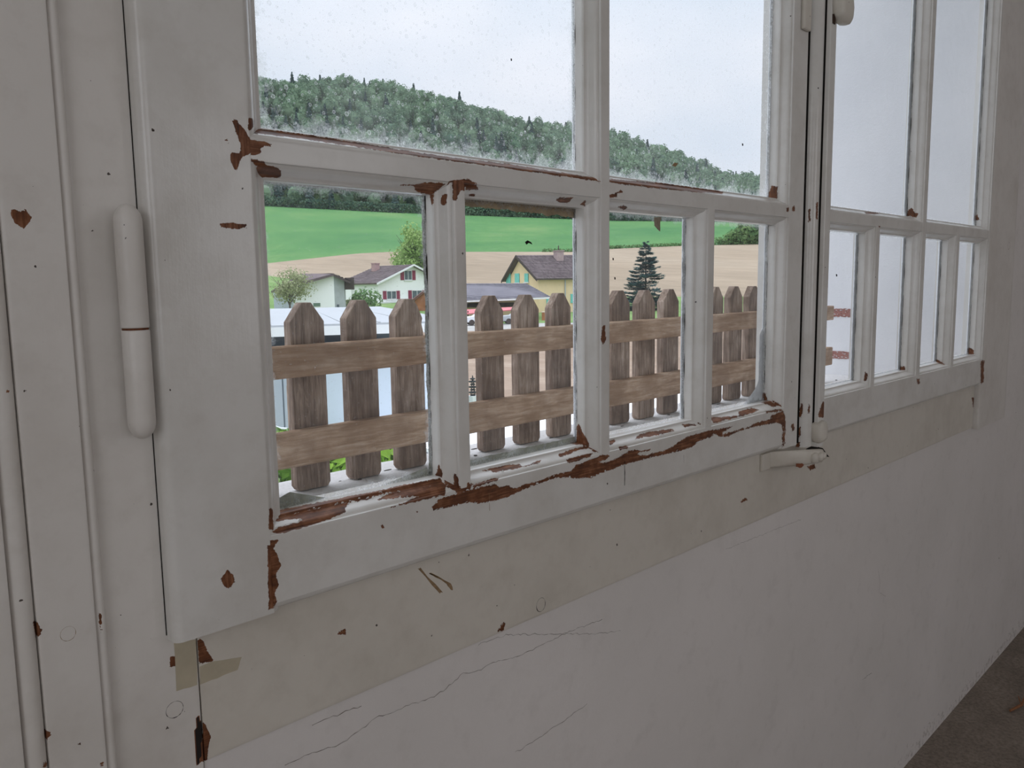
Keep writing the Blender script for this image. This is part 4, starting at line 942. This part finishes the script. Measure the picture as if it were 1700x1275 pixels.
# big yellow-green tree behind the white house
tree('broadleaf_tree', 700, 165, -2.4, 6.9, 6.4, 9.0, .26, 9500, LF3, 'tall yellow green tree rising behind the white house roof', seed=3, trunk=.35, sticks=7, lobes=34, fill=.3)
tree('small_tree', 479, 104, -3.6, 3.3, 2.4, 4.0, .13, 2600, LF6, 'small sparse yellowish tree in front of the low white barn', seed=8, trunk=.14, sticks=16, fill=.25, lobes=11)
tree('round_bush', 606, 120, -4.3, 2.5, 2.8, 2.3, .20, 2200, LF4, 'round green bush at the left corner of the white house', trunk=.1, seed=9, cat='bush')
tree('round_bush', 584, 119, -4.3, 1.7, 1.8, 1.4, .18, 900, LF6, 'smaller greyish shrub left of the round green bush', trunk=.1, seed=10, cat='bush')
tree('leafy_hedge_tree', 1258, 262, height(1258, 262), 5.2, 5.6, 4.0, .5, 1500, LF4, 'dark bushy tree at the far right of the field edge', trunk=.2, seed=12)
tree('leafy_hedge_tree', 1240, 262, height(1240, 262), 3.8, 4.6, 3.2, .5, 1200, LF4, 'bushy tree second from right on the field edge', trunk=.2, seed=13)
tree('leafy_hedge_tree', 1222, 262, height(1222, 262), 3.2, 3.2, 2.2, .45, 900, LF4, 'low bushy tree on the field edge left of the taller pair', trunk=.2, seed=14)
tree('leafy_hedge_tree', 1205, 262, height(1205, 262), 3.0, 2.0, 1.3, .4, 700, LF4, 'lowest shrub at the left end of the field edge hedge', trunk=.15, seed=15, cat='bush')
# hedgerow along the upper field edge
m = MB(); vs, fs = [], []
for i in range(2600):
    x = rnd.uniform(900, 1400); r = 260+rnd.uniform(-1, 1); p = at(x, 440, r); z = height(x, r)+rnd.random()*(.9 if x < 1180 else 2.2)
    quad(vs, fs, Vector((p[0], p[1], z)), rv(rnd).normalized(), .3, rnd)
m.v = [tuple(v) for v in vs]; m.f = fs; m.build('hedgerow', LF4, None, label='thin low hedge line between meadow and ploughed field', cat='hedge', kind='stuff')
# scrub at the foot of the wood
m = MB(); vs, fs = [], []
for i in range(9000):
    x = rnd.uniform(330, 1400); r = 417+rnd.uniform(-2, 3); p = at(x, 440, r); z = height(x, r)+rnd.random()*4.5
    quad(vs, fs, Vector((p[0], p[1], z)), rv(rnd).normalized(), .6, rnd)
m.v = [tuple(v) for v in vs]; m.f = fs; m.build('forest_edge_scrub', LF1, None, label='leafy scrub along the lower edge of the wood', cat='bushes', kind='stuff')
# blue spruce
def spruce():
    rnd = random.Random(21); R0 = 118; p = at(1072, 470, R0); zb = zr(1072, 507, R0)-.6; H = zr(1072, 401, R0)-zb
    t = empty('blue_spruce', (p[0], p[1], zb), label='blue green spruce standing alone before the ploughed field', cat='tree')
    MB().tube([(p[0], p[1], zb-1.5), (p[0], p[1], zb+H*.97)], [.22, .03], 8).build('trunk', BARK, t)
    vs, fs = [], []; O = Vector((p[0], p[1], zb))
    def env(f): return 3.55*min(1, (1-f)*1.35)**.85*(1 if f > .12 else .86+f)
    boughs = []
    for k in range(190):
        f = rnd.random()**1.15*.95; a = rnd.uniform(0, 2*PI); boughs.append((f, a, env(f)*rnd.uniform(.72, 1.12)))
    for k in range(8): boughs.append((.93+.01*k, rnd.uniform(0, 6.28), .22))
    for f, a, L in boughs:
        ca, sa = math.cos(a), math.sin(a); side = Vector((-sa, ca, 0)); wd = .30*L+.18
        for j in range(int(34*L)+12):
            s = rnd.random()**.6; q = Vector((ca*L*s, sa*L*s, H*f-.30*L*s+.26*L*s**2.5))+side*rnd.uniform(-1, 1)*wd*(1.05-s*.75)+Vector((0, 0, rnd.uniform(-.16, .05)))
            dd = (Vector((ca, sa, rnd.uniform(-.1, .35)))+side*rnd.uniform(-.7, .7)).normalized(); w = dd.cross(Vector((rnd.uniform(-.4, .4), rnd.uniform(-.4, .4), 1))).normalized(); ln = rnd.uniform(.22, .46)
            c = O+q; k0 = len(vs); vs += [c-w*.11, c+w*.11, c+dd*ln+w*.03, c+dd*ln-w*.03]; fs.append((k0, k0+1, k0+2, k0+3))
    m = MB(); m.v = [tuple(v) for v in vs]; m.f = fs; m.build('foliage', LF5, t)
spruce()

# ------------------------------------------------------------------ farm buildings
WHITE = flat('white_house_render', (.93, .94, .95), .9, .02, .4)
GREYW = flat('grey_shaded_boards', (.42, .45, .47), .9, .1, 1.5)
YEL = flat('pale_yellow_render', (.84, .66, .42), .9, .05, .4)
SHUT = flat('dark_red_shutter', (.27, .05, .09), .7, .1, 3)
TURQ = flat('turquoise_shutter', (.20, .60, .54), .7, .1, 3)
DARK = flat('dark_window_glass', (.10, .13, .15), .3, .2, 2)
TRIM = flat('white_trim', (.80, .81, .82), .8, .04, 2)
WOODB = flat('orange_brown_boards', (.36, .15, .07), .85, .25, 1.2)
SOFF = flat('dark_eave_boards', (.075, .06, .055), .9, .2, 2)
def tiles(name, c0, c1, s):
    t = NT(name); w = t.coord('Object'); a = t.noise(w, .6, 5); g = t.n('NewGeometry')
    v = t.math('ADD', t.math('MULTIPLY', a, .6), t.math('MULTIPLY', g.outputs['Random Per Island'], .4))
    return t.bsdf(t.ramp(v, [(.3, c0), (.7, c1)]), .9, None, .1)
TILE = tiles('brown_grey_roof_tiles', (.115, .092, .095), (.19, .155, .158), 1)
TILEG = tiles('slate_grey_roof_tiles', (.15, .145, .165), (.21, .20, .225), 1)
rh0 = ray(850, 470); fx, fy = rh0[0], rh0[1]; q_ = math.hypot(fx, fy); FW = Vector((fx/q_, fy/q_, 0)); RT = Vector((fy/q_, -fx/q_, 0)); UP = Vector((0, 0, 1))
def roof_plane(parent, a, b, c, d, mat, name='roof', th=.18, rows=14, cols=34):
    """quad a-b (eave) c-d (ridge); overlapping tile courses as one joined surface of small proud tiles over a slab"""
    a, b, c, d = map(Vector, (a, b, c, d)); n = (b-a).cross(d-a).normalized()
    if n.z < 0: n = -n
    m = MB().prism([a, b, c, d], -n*th); ro = m.build(name, mat, parent)
    m = MB()
    for i in range(rows):
        for j in range(cols):
            u0, u1 = (j+.04)/cols, (j+.96)/cols; v0, v1 = i/rows, min(1, (i+1.08)/rows)
            P = lambda u, v: (a+(b-a)*u)*(1-v)+(d+(c-d)*u)*v
            m.add([P(u0, v0)+n*.09, P(u1, v0)+n*.09, P(u1, v1)+n*.025, P(u0, v1)+n*.025, P(u0, v0)+n*.0, P(u1, v0)+n*.0], [(0, 1, 2, 3), (4, 5, 1, 0)])
    m.build('roof_tiles', mat, ro, kind='stuff'); return ro
def window(parent, o, u, n, w, h, shut, frame=TRIM, sh_w=.45):
    """o = lower left corner on the wall, u along the wall, n outward normal"""
    o, u, n = Vector(o), Vector(u), Vector(n)
    m = MB(); t = .08
    for (a, b, c, d) in ((0, w, 0, t), (0, w, h-t, h), (0, t, 0, h), (w-t, w, 0, h), (w/2-t/2, w/2+t/2, 0, h)): m.fbox(o+u*a+UP*c+n*.02, u*(b-a), UP*(d-c), n*.07)
    m.fbox(o-u*.06-UP*.14, u*(w+.12), UP*.12, n*.16)
    fo = m.build('window', frame, parent)
    MB().fbox(o+n*.01, u*w, UP*h, n*.03).build('pane', DARK, fo)
    if shut is not None:
        for s in (-1, 1):
            oo = o-u*(sh_w+.04) if s < 0 else o+u*(w+.04)
            m = MB().fbox(oo+n*.02, u*sh_w, UP*h, n*.05)
            for k in range(5): m.fbox(oo+n*.07+UP*(h*(k+.15)/5)+u*.05, u*(sh_w-.1), UP*h*.1, n*.02)
            m.build('shutter', shut, parent)
# white house -----------------------------------------------------
def rotv(deg): c, s_ = math.cos(math.radians(deg)), math.sin(math.radians(deg)); return RT*c+FW*s_
Rw = 133; c0 = Vector(at(627, 470, Rw)); zg = -4.4; ze = zr(627, 467, Rw); za = zr(681, 439, Rw+3)
wh = empty('white_house', (c0.x, c0.y, zg), label='white gabled house with dark red shutters and a brown roof', cat='house')
g = rotv(45); sd = rotv(135); Lg = 13.7; Ls = 10.5
c0.z = zg; up = lambda p, z: Vector((p.x, p.y, z))
P0, P1, P2, P3 = c0, c0+g*Lg, c0+g*Lg+sd*Ls, c0+sd*Ls; mid = c0+g*(Lg*.50)
m = MB(); m.prism([up(P0, zg), up(P1, zg), up(P1, ze), up(mid, za-.15), up(P0, ze)], sd*Ls)
m.build('wall', WHITE, wh)
Nn = -sd
ax_ = up(mid, za); e0 = up(P0-g*.75, ze-.34); e1 = up(P1+g*.75, ze-.34); fr_ = sd*-.8; bk = sd*(Ls+.5)
roof_plane(wh, e0+fr_, e0+bk, ax_+sd*(Ls-.8), ax_+fr_, TILE, cols=40); roof_plane(wh, e1+fr_, e1+bk, ax_+sd*(Ls-.8), ax_+fr_, TILE, cols=40)
m = MB()
for e in (e0, e1):
    m.prism([e+fr_*1.02+UP*.06, e+fr_*1.02-UP*.24, ax_+fr_*1.02-UP*.24, ax_+fr_*1.02+UP*.06], Nn*.10)
m.build('barge_board', TRIM, wh)
def wl(px0, px1, yb, yt, shut, par=wh, base=P0, u=g, n=Nn, rr=Rw, **k):
    def hit(px):
        v = Vector(ray(px, 470)); v.z = 0
        s_ = (base.x*(-v.y)+v.x*base.y)/(-(u.x*(-v.y)+v.x*u.y)); return s_
    s0, s1 = hit(px0), hit(px1); p = base+u*s0; d = math.hypot(p.x, p.y)
    window(par, up(p, zr(px0, yb, d))+n*.01, u, n, s1-s0, zr(px0, yt, d)-zr(px0, yb, d), shut, **k)
wl(671, 684, 465, 449, SHUT, sh_w=.70); wl(641, 657, 497, 483, SHUT, sh_w=.70); wl(683, 700, 497, 482, SHUT, sh_w=.70)
m = MB().fbox(up(P0, zg)+Nn*.9+g*.2, g*6.0, UP*2.0, -Nn*.85); m.build('porch', flat('pale_porch', (.62, .66, .62), .9), wh)
rl_ = empty('railing', (0, 0, 0)); rl_.parent = wh; rl_.location = (0, 0, 0)
PINK = flat('pink_railing', (.5, .36, .36), .9)
for k in range(9): MB().fbox(up(P0, zg)+Nn*1.0+g*(5.0+k*.3), g*.06, UP*1.3, Nn*.05).build('baluster', PINK, rl_)
MB().fbox(up(P0, zg+1.25)+Nn*1.0+g*5.0, g*2.5, UP*.08, Nn*.06).build('handrail', PINK, rl_)
# lighter projecting bay at the back of the side wall, and the side window
m = MB().fbox(up(P0+sd*(Ls-3.4), zg)-g*.35, g*.4, sd*3.3, UP*(ze-zg-.3)); m.build('bay_wall', WHITE, wh)
window(wh, up(P0+sd*5.6, zg+2.3)-g*.02, -sd, -g, .6, 1.1, None, frame=DARK)
cp = ax_+sd*(6.6)-g*2.6; m = MB().fbox(up(cp, za-2.2), g*1.0, sd*1.0, UP*2.5).fbox(up(cp-g*.07-sd*.07, za+.3), g*1.14, sd*1.14, UP*.14)
m.build('chimney', flat('pink_brick_chimney', (.42, .28, .27), .9, .1, 3), wh)
# orange-brown shed in front of the white house ----------------------
q = Vector(at(688, 470, 118)); q.z = zg
shd = empty('wooden_shed', (q.x, q.y, zg), label='orange brown wooden shed right of the white house', cat='shed')
u = rotv(8); v_ = rotv(98); z1 = zr(688, 497, 118); z2 = zr(705, 480, 118)
m = MB().prism([q, q+u*6, up(q+u*6, z1), up(q+u*3, z2+.8), up(q, z1)], v_*4)
m.build('wall', WOODB, shd)
for k in range(18): MB().fbox(q+u*(.02+k*.334)-v_*.04, u*.30, UP*(z1-zg), v_*.04).build('plank', WOODB, shd)
roof_plane(shd, up(q-u*.4, z1-.15)-v_*.3, up(q-u*.4, z1-.15)+v_*4.3, up(q+u*3, z2+.95)+v_*4.3, up(q+u*3, z2+.95)-v_*.3, flat('dark_shed_roof', (.19, .10, .08), .9), rows=6, cols=10)
roof_plane(shd, up(q+u*6.4, z1-.15)-v_*.3, up(q+u*6.4, z1-.15)+v_*4.3, up(q+u*3, z2+.95)+v_*4.3, up(q+u*3, z2+.95)-v_*.3, flat('dark_shed_roof', (.19, .10, .08), .9), rows=6, cols=10)
# low white barn ------------------------------------------------------
Rb = 112; b0 = Vector(at(487, 490, Rb)); zb_ = -4.4; b0.z = zb_
bn = empty('white_barn', (b0.x, b0.y, zb_), label='low white barn with a lopsided brown roof and grey side', cat='barn')
u = rotv(10); v_ = rotv(100); Wd = 6.3
zl_, zh_ = zr(487, 474, Rb), zr(549, 457, Rb)
B1 = b0+u*5.35
m = MB().prism([b0, B1, up(B1, zh_-.1), up(b0, zl_-.1)], v_*7); m.build('wall', WHITE, bn)
m = MB().prism([B1, B1+u*.1, up(B1+u*.1, zh_-.2), up(B1, zh_-.2)], v_*7)
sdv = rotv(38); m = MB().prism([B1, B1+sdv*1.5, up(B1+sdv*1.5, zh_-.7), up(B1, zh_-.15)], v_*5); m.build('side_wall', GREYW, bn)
MB().fbox(B1+sdv*.3-v_*.05+UP*1.3, sdv*.35, UP*.9, -v_*.03).build('hatch', DARK, bn)
MB().fbox(b0+u*2.55-v_*.04+UP*2.0, u*.9, UP*.45, -v_*.03).build('hatch', flat('green_hatch', (.14, .22, .17), .8), bn)
le = b0-u*3.1; zle = zr(452, 483, Rb+1)
rp_ = up(B1+u*.15, zh_+.12)
ra1 = Vector(at(450, 484, 109.5)); ra2 = rp_-v_*.6; ra3 = Vector(at(548, 454.5, 117)); ra4 = Vector(at(500, 454.5, 118)); ra5 = Vector(at(455, 479, 116))
roof_plane(bn, ra1, ra2, ra3, ra4, TILE, th=.2, rows=10, cols=26)
roof_plane(bn, up(B1+u*2.3, zr(573, 468, Rb))-v_*.6, up(B1+u*2.3, zr(573, 468, Rb))+v_*7.5, rp_+v_*7.5, rp_-v_*.6, SOFF, th=.3, rows=5, cols=12)
m = MB().prism([b0+u*.0, b0-u*2.55, up(b0-u*2.55, zle-.15), up(b0, zl_-.5)], v_*5+UP*0); m.build('lean_to_wall', flat('bluish_boards', (.52, .57, .66), .9, .06, .8), bn)
m = MB()
p = B1+sdv*1.5+u*.1
m.fbox(up(p, zr(566, 481, Rb)), u*1.2, v_*3, UP*1.6); m.build('dark_opening', SOFF, bn)
# farmhouse ------------------------------------------------------------
Rf = 112; f0 = Vector(at(894, 470, Rf)); zf = -4.45; f0.z = zf
fh = empty('yellow_farmhouse', (f0.x, f0.y, zf), label='pale yellow farmhouse with turquoise shutters and steep grey brown roof', cat='house')
v_ = rotv(140); u = rotv(50)          # v_ = gable direction (to the left, away), u = long side (to the right, away)
# keep the long side turned towards the camera
u = rotv(14); v_ = rotv(118)
Wg = 8.9; Lf = 7.8
zfe = zr(889, 462, Rf); zfa = zr(851, 425, Rf+4)
G1 = f0+v_*Wg; mid = f0+v_*(Wg*.58)
m = MB().prism([f0, G1, up(G1, zfe-.1), up(mid, zfa-.3), up(f0, zfe-.1)], u*Lf); m.build('wall', YEL, fh)
gn = -u
e0 = up(f0-v_*.8, zfe-.1); e1 = up(G1+v_*.9, zfe-.25); ax_ = up(mid, zfa+.1); fo_ = gn*.6; bo = u*(Lf+.6)
roof_plane(fh, e0+fo_, e0+bo, ax_+bo, ax_+fo_, TILEG if False else TILE, cols=46, rows=16)
roof_plane(fh, e1+fo_, e1+bo, ax_+bo, ax_+fo_, TILE, cols=46, rows=16)
m = MB()
for e in (e0, e1): m.prism([e+fo_*1.02+UP*.02, e+fo_*1.02-UP*.32, ax_+fo_*1.02-UP*.38, ax_+fo_*1.02+UP*.05], gn*.08)
m.build('barge_board', SOFF, fh)
nf = -v_ - u*((-v_).dot(u)); nf.normalize()
def hitp(base, dirv, px):
    v = Vector(ray(px, 470)); v.z = 0
    # base + s*dirv = k*v
    det = dirv.x*(-v.y)-(-v.x)*dirv.y
    return (-base.x*(-v.y)-(-v.x)*(-base.y))/det
def fwin(base, dirv, n, a, b, yb, yt, shut, par, **k):
    s0, s1 = hitp(base, dirv, a), hitp(base, dirv, b)
    if s0 > s1: s0, s1 = s1, s0
    p = base+dirv*s0; d = math.hypot(p.x, p.y); px = a
    window(par, up(p, zr(px, yb, d))+n*.02, dirv, n, s1-s0, zr(px, yt, d)-zr(px, yb, d), shut, **k)
ng = gn
for a, b, yb, yt in ((841.5, 848.5, 470, 454), (856, 863, 469, 454), (872, 878, 468, 454)):
    s0, s1 = hitp(f0, v_, b), hitp(f0, v_, a); p = f0+v_*s0; d = math.hypot(p.x, p.y)
    o_ = up(p, zr(a, yb, d))+ng*.05; w_2 = s1-s0; h2 = zr(a, yt, d)-zr(a, yb, d)
    MB().fbox(o_, v_*w_2, UP*h2, ng*.08).build('shutter', TURQ, fh)
    MB().fbox(o_-v_*.15-UP*.16, v_*(w_2+.3), UP*.14, ng*.14).build('window_ledge', TRIM, fh)
fwin(f0, u, nf, 913, 923, 506, 492, TURQ, fh, sh_w=.5)
MB().fbox(up(f0+u*hitp(f0, u, 937), zf)+nf*.1, u*.14, UP*(zfe-zf), nf*.12).build('downpipe', GREYW, fh)
fwin(f0, u, nf, 953, 964, 503, 488, TURQ, fh, sh_w=.5)
cpx = mid+u*6.0; ccz = zr(908, 434, Rf+6)
m = MB().fbox(up(f0+v_*3.6+u*4.6, zfa-2.0), u*1.05, v_*.9, UP*2.6).fbox(up(f0+v_*3.5+u*4.5, zfa+.6), u*1.25, v_*1.1, UP*.12)
ch = m.build('chimney', flat('grey_brick_chimney', (.40, .31, .30), .9, .12, 3), fh)
m = MB().fbox(up(f0+v_*4.05+u*5.1, zfa+.7), u*.1, v_*.1, UP*.7); m.build('chimney_pipe', SOFF, ch)
# single-storey wing with the wide grey roof
Rp = 104; k0 = Vector(at(862, 480, Rp)); k0.z = zf; up_l = Vector(at(719, 480, Rp+1)); up_l.z = zf
u2 = (k0-up_l).normalized(); n2 = Vector((u2.y, -u2.x, 0)); n2 = n2 if n2.dot(FW) < 0 else -n2
pw = empty('farm_wing', (k0.x, k0.y, zf), label='low farm wing with a wide slate grey roof and white eave', cat='building')
zee = zr(800, 499, Rp-1.2); zrr = zr(800, 472, Rp+4)
m = MB().fbox(up_l-n2*.6, u2*(k0-up_l).length, -n2*5, UP*(zee-zf-.1)); m.build('wall', YEL, pw)
k1 = Vector(at(873, 480, Rp+5)); eR = Vector(at(914, 480, Rp-1.2)); eL = Vector(at(717, 480, Rp-.6)); rL = Vector(at(719, 480, Rp+5))
roof_plane(pw, up(eL, zee-.1), up(eR, zr(914, 493, Rp-1.2)), up(k1, zr(873, 470.5, Rp+5)), up(rL, zr(719, 471, Rp+5)), TILEG, cols=50, rows=12, th=.1)
m = MB(); a_, b_ = up(eL, zee-.1), up(eR, zr(914, 493, Rp-1.2))
m.prism([a_+n2*.05, b_+n2*.05, b_+n2*.05-UP*.22, a_+n2*.05-UP*.22], n2*.15); m.build('gutter', TRIM, pw)
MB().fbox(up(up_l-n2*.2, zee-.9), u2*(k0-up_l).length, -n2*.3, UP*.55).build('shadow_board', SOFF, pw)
# things in the farmyard
AW = flat('faded_red_canvas', (.62, .20, .22), .8, .08, 2)
def quadprism(name, pts, d, mat, **k):
    P = [Vector(at(x, y, r)) for x, y, r in pts]; o = P[0].copy()
    return MB().prism(P, d).build(name, mat, None, origin=tuple(o), **k)
aw = empty('red_awning', tuple(at(812, 545, 99)), label='faded red sloping awning under the farm wing eave', cat='awning')
A_ = [Vector(at(x, y, r)) for x, y, r in ((770, 514, 101), (862, 509, 101), (862, 513, 98), (770, 521, 98))]
MB().prism(A_, -UP*.12).build('canvas', AW, aw)
for x in (776, 852):
    p = Vector(at(x, 516, 98.5)); MB().fbox(Vector((p.x, p.y, zf)), RT*.12, FW*.12, UP*(p.z-zf)).build('post', SOFF, aw)
def car(x, r, mat, label, z, yaw):
    p = Vector(at(x, 500, r)); a, b = rotv(yaw), rotv(yaw+90); t = empty('car', (p.x, p.y, z), label=label, cat='car'); p.z = z
    prof = [(0, .35), (0, .8), (.15, .95), (1.0, 1.02), (1.65, 1.42), (3.1, 1.44), (3.9, 1.0), (4.2, .9), (4.25, .35)]
    MB().prism([p+a*x_+UP*z_ for x_, z_ in prof], b*1.7).build('body', mat, t, bevel=.04)
    MB().prism([p+a*x_+UP*z_-b*.01 for x_, z_ in ((1.15, 1.03), (1.7, 1.36), (3.05, 1.38), (3.6, 1.03))], b*1.72).build('side_glass', DARK, t)
    for x_ in (.8, 3.4):
        for y_ in (-.02, 1.52):
            m = MB(); c = p+a*x_+b*y_+UP*.33
            m.prism([c+a*(.33*math.cos(k*PI/8))+UP*(.33*math.sin(k*PI/8)) for k in range(16)], b*.2); m.build('wheel', SOFF, t)
car(771, 92, flat('white_car_paint', (.80, .82, .86), .35, .02, 2, .5), 'white car parked left of the red awning', zf, 12)
car(833, 94, flat('silver_grey_car_paint', (.45, .48, .50), .35, .03, 2, .5), 'silver grey car parked under the right end of the awning', zf, 8)
p = Vector(at(900, 540, 100)); ob = empty('orange_crate', (p.x, p.y, zf), label='orange brown box at the foot of the yellow wall', cat='box')
MB().fbox(up(p, zf), RT*1.5, FW*1.0, UP*1.1).build('box', WOODB, ob); MB().fbox(up(p, zf+1.1)-RT*.05, RT*1.6, FW*1.1, UP*.08).build('lid', flat('pale_lid', (.6, .5, .4), .8), ob)

# ------------------------------------------------------------------ near outbuilding at the left
ROOFW = flat('pale_metal_roof', (.42, .44, .46), .6, .03, .4, .4)
PANEL = flat('pale_metal_panel', (.50, .555, .62), .6, .05, .5, .4)
PANEL2 = flat('light_blue_metal_panel', (.60, .68, .76), .6, .03, .5, .4)
D0 = 13.0
L0 = Vector(at(330, 600, D0)); R0_ = Vector(at(742, 600, D0*1.02)); u = Vector((R0_.x-L0.x, R0_.y-L0.y, 0)); LL = u.length; u.normalize(); n = Vector((u.y, -u.x, 0)); n = n if n.dot(FW) < 0 else -n
zro = zr(560, 556, D0-.35)
L0.z = -4.6
gb = empty('metal_outbuilding', (L0.x, L0.y, -4.6), label='pale metal outbuilding with flat light roof just beyond the fence', cat='building')
MB().fbox(L0-n*.1, u*LL, -n*10, UP*(zro+4.6-.25)).build('core', PANEL, gb)
k = 0; x = 0.0; widths = [.62, .62, .62, .62, 1.0, 1.0]
while x < LL-.05:
    w2 = min(.30 if x < LL*.36 else 1.0, LL-x); MB().fbox(L0+u*(x+.012)-n*.1, u*(w2-.024), n*.05, UP*(zro+4.6-.27)).build('wall_panel', PANEL if x < LL*.36 else PANEL2, gb); x += w2
ra_ = L0+n*.35-u*.2; ra_.z = zro; 
m = MB(); m.fbox(ra_, u*(LL+.4), UP*.14, n*.02).fbox(ra_, u*(LL+.4), -n*.5, UP*.14); m.build('fascia', TRIM, gb)
rb_ = ra_.copy(); rb_.z = zro+.12
m = MB().prism([rb_, rb_+u*(LL+.4), rb_+u*(LL+.4)-n*10+UP*.02, rb_-n*10+UP*.02], UP*.05); rf_ = m.build('roof', ROOFW, gb)
for k in range(7): MB().fbox(rb_+u*(.15+k*LL/7)+UP*.05, u*.03, -n*10, UP*.015).build('roof_seam', ROOFW, gb)
pp = Vector(at(481, 650, D0-.4)); pp.z = -4.6
MB().tube([(pp.x, pp.y, -4.6), (pp.x, pp.y, zr(481, 640, D0-.4))], .045, 10).build('downpipe', flat('rust_brown_pipe', (.42, .26, .15), .8, .3, 4), gb, label='rust brown upright pipe')
MB().tube([(pp.x, pp.y, zr(481, 640, D0-.4)), (pp.x, pp.y, zro)], .04, 10).build('downpipe', flat('dull_grey_pipe', (.28, .32, .34), .6), gb)
h0 = [at(x, y, D0-.45) for x, y in ((450, 702), (456, 708), (466, 711), (478, 712))]
MB().tube([tuple(v) for v in h0], .02, 6).build('hose', TRIM, gb)
# white flat roof below
FLATW = flat('bright_white_roof_membrane', (.90, .91, .93), .7, .02, .6)
zq = -2.22; y0_, y1_ = 6.4, 10.8
lr = empty('flat_roof', (13, 8, zq), label='bright white flat roof seen low between the picket feet', cat='roof')
MB().fbox((6.9, y0_, zq-.12), (15, 0, 0), (0, y1_-y0_, 0), (0, 0, .12)).build('roof_slab', FLATW, lr)
MB().fbox((7.2, y0_+.3, -4.7), (14.4, 0, 0), (0, y1_-y0_-.6, 0), (0, 0, 2.4)).build('wall', STUCCO, lr)
# leafy shrubs and dark boulder under the sill edge
def shrub(name, pts, z, s, n, label, seed):
    rnd = random.Random(seed); vs, fs = [], []; t = None
    cx = sum(p[0] for p in pts)/len(pts); cy = sum(p[1] for p in pts)/len(pts); t = empty(name, (cx, cy, -4.6), label=label, cat='bush')
    for i in range(n):
        c = rnd.choice(pts); v = rv(rnd).normalized(); rr = c[3]*rnd.uniform(.8, 1)
        p = Vector((c[0]+v.x*rr, c[1]+v.y*rr, c[2]+v.z*rr)); nn = (v+rv(rnd)*.7).normalized(); a = nn.cross(rv(rnd)).normalized(); b = nn.cross(a)
        k = len(vs); q = s*rnd.uniform(.7, 1.2); vs += [p-a*q, p-a*q*.2+b*q*.5+nn*q*.1, p+a*q*1.1, p-a*q*.2-b*q*.5+nn*q*.1]; fs.append((k, k+1, k+2, k+3))
    m = MB(); m.v = [tuple(v) for v in vs]; m.f = fs; m.build('foliage', leaf_mat('bright_leaf', (.09, .22, .025), (.33, .52, .08), 3), t)
    m = MB()
    for c in pts: m.tube([(cx, cy, -4.6), (c[0], c[1], c[2])], [.06, .03], 6)
    m.build('stems', BARK, t)
def C3(x, y, d, r): p = at(x, y, d); return (p[0], p[1], p[2], r)
shrub('leafy_shrub', [C3(452, 818, 5.4, .42), C3(500, 815, 5.5, .42), C3(555, 802, 5.6, .40), C3(420, 820, 5.3, .42)], 0, .055, 5200, 'bright green leafy shrub under the left end of the sill', 3)
shrub('leafy_shrub', [C3(600, 800, 5.6, .38)], 0, .055, 1300, 'bright green leafy shrub between the first and second pickets', 5)
bm = bmesh.new(); bmesh.ops.create_icosphere(bm, subdivisions=4, radius=1)
for v in bm.verts: v.co *= 1+.22*mnoise.noise(v.co*1.6)+.06*mnoise.noise(v.co*6)
me = bpy.data.meshes.new('boulder'); bm.to_mesh(me); bm.free(); me.materials.append(flat('dark_stone', (.07, .075, .085), .8, .5, 4, bump=.6))
o = bpy.data.objects.new('boulder', me); C.objects.link(o); p = at(664, 795, 6.6); o.location = tuple(p); o.scale = (.38, .38, .24)
tag(o, 'dark grey rounded stone on a wall top behind the third picket', 'stone')
box('garden_wall', (p[0]-.5, p[0]+1.2, p[1]-.3, p[1]+.3, -4.6, p[2]-.235), LEDGE, None, label='pale block pier carrying the dark stone', cat='wall')
# dark ironwork lantern on a white post, seen beside the first short muntin
p = Vector(at(785, 650, 22)); ln = empty('garden_lantern', (p.x, p.y, -4.6), label='black wrought iron lantern on a white post left of the near field', cat='lantern')
IRON = flat('black_iron', (.03, .035, .035), .5); m = MB(); zt = zr(785, 657, 22)
MB().fbox((p.x-.12, p.y-.12, -4.6), (.24, 0, 0), (0, .24, 0), (0, 0, zt+4.6)).build('post', TRIM, ln)
for k in range(7):
    z = zt+.02+k*.075; r = .10 if k % 2 else .055
    m.tube([(p.x+r*math.cos(a), p.y+r*math.sin(a), z) for a in np.linspace(0, 2*PI, 9)], .02, 5)
for a in (0, 1.57, 3.14, 4.71): m.tube([(p.x+.08*math.cos(a), p.y+.08*math.sin(a), zt), (p.x, p.y, zt+.56)], .012, 5)
m.build('ironwork', IRON, ln)
# twig on the room floor
tw = MB().tube([(2.74, .30, FZ+.006), (2.79, .285, FZ+.008), (2.85, .29, FZ+.007)], [.003, .004, .002], 6).tube([(2.79, .285, FZ+.008), (2.82, .30, FZ+.016)], [.002, .001], 5)
o = tw.build('twig', flat('orange_brown_twig', (.30, .13, .06), .8, .2, 90), None, origin=(2.79, .29, FZ), label='short brown twig lying on the dark floor at the right', cat='twig')
tp = onY(1690, 1172, .62); v = ray(1692, 1174); v = v*(FZ/v[2]); o.location = (v[0], v[1], FZ)
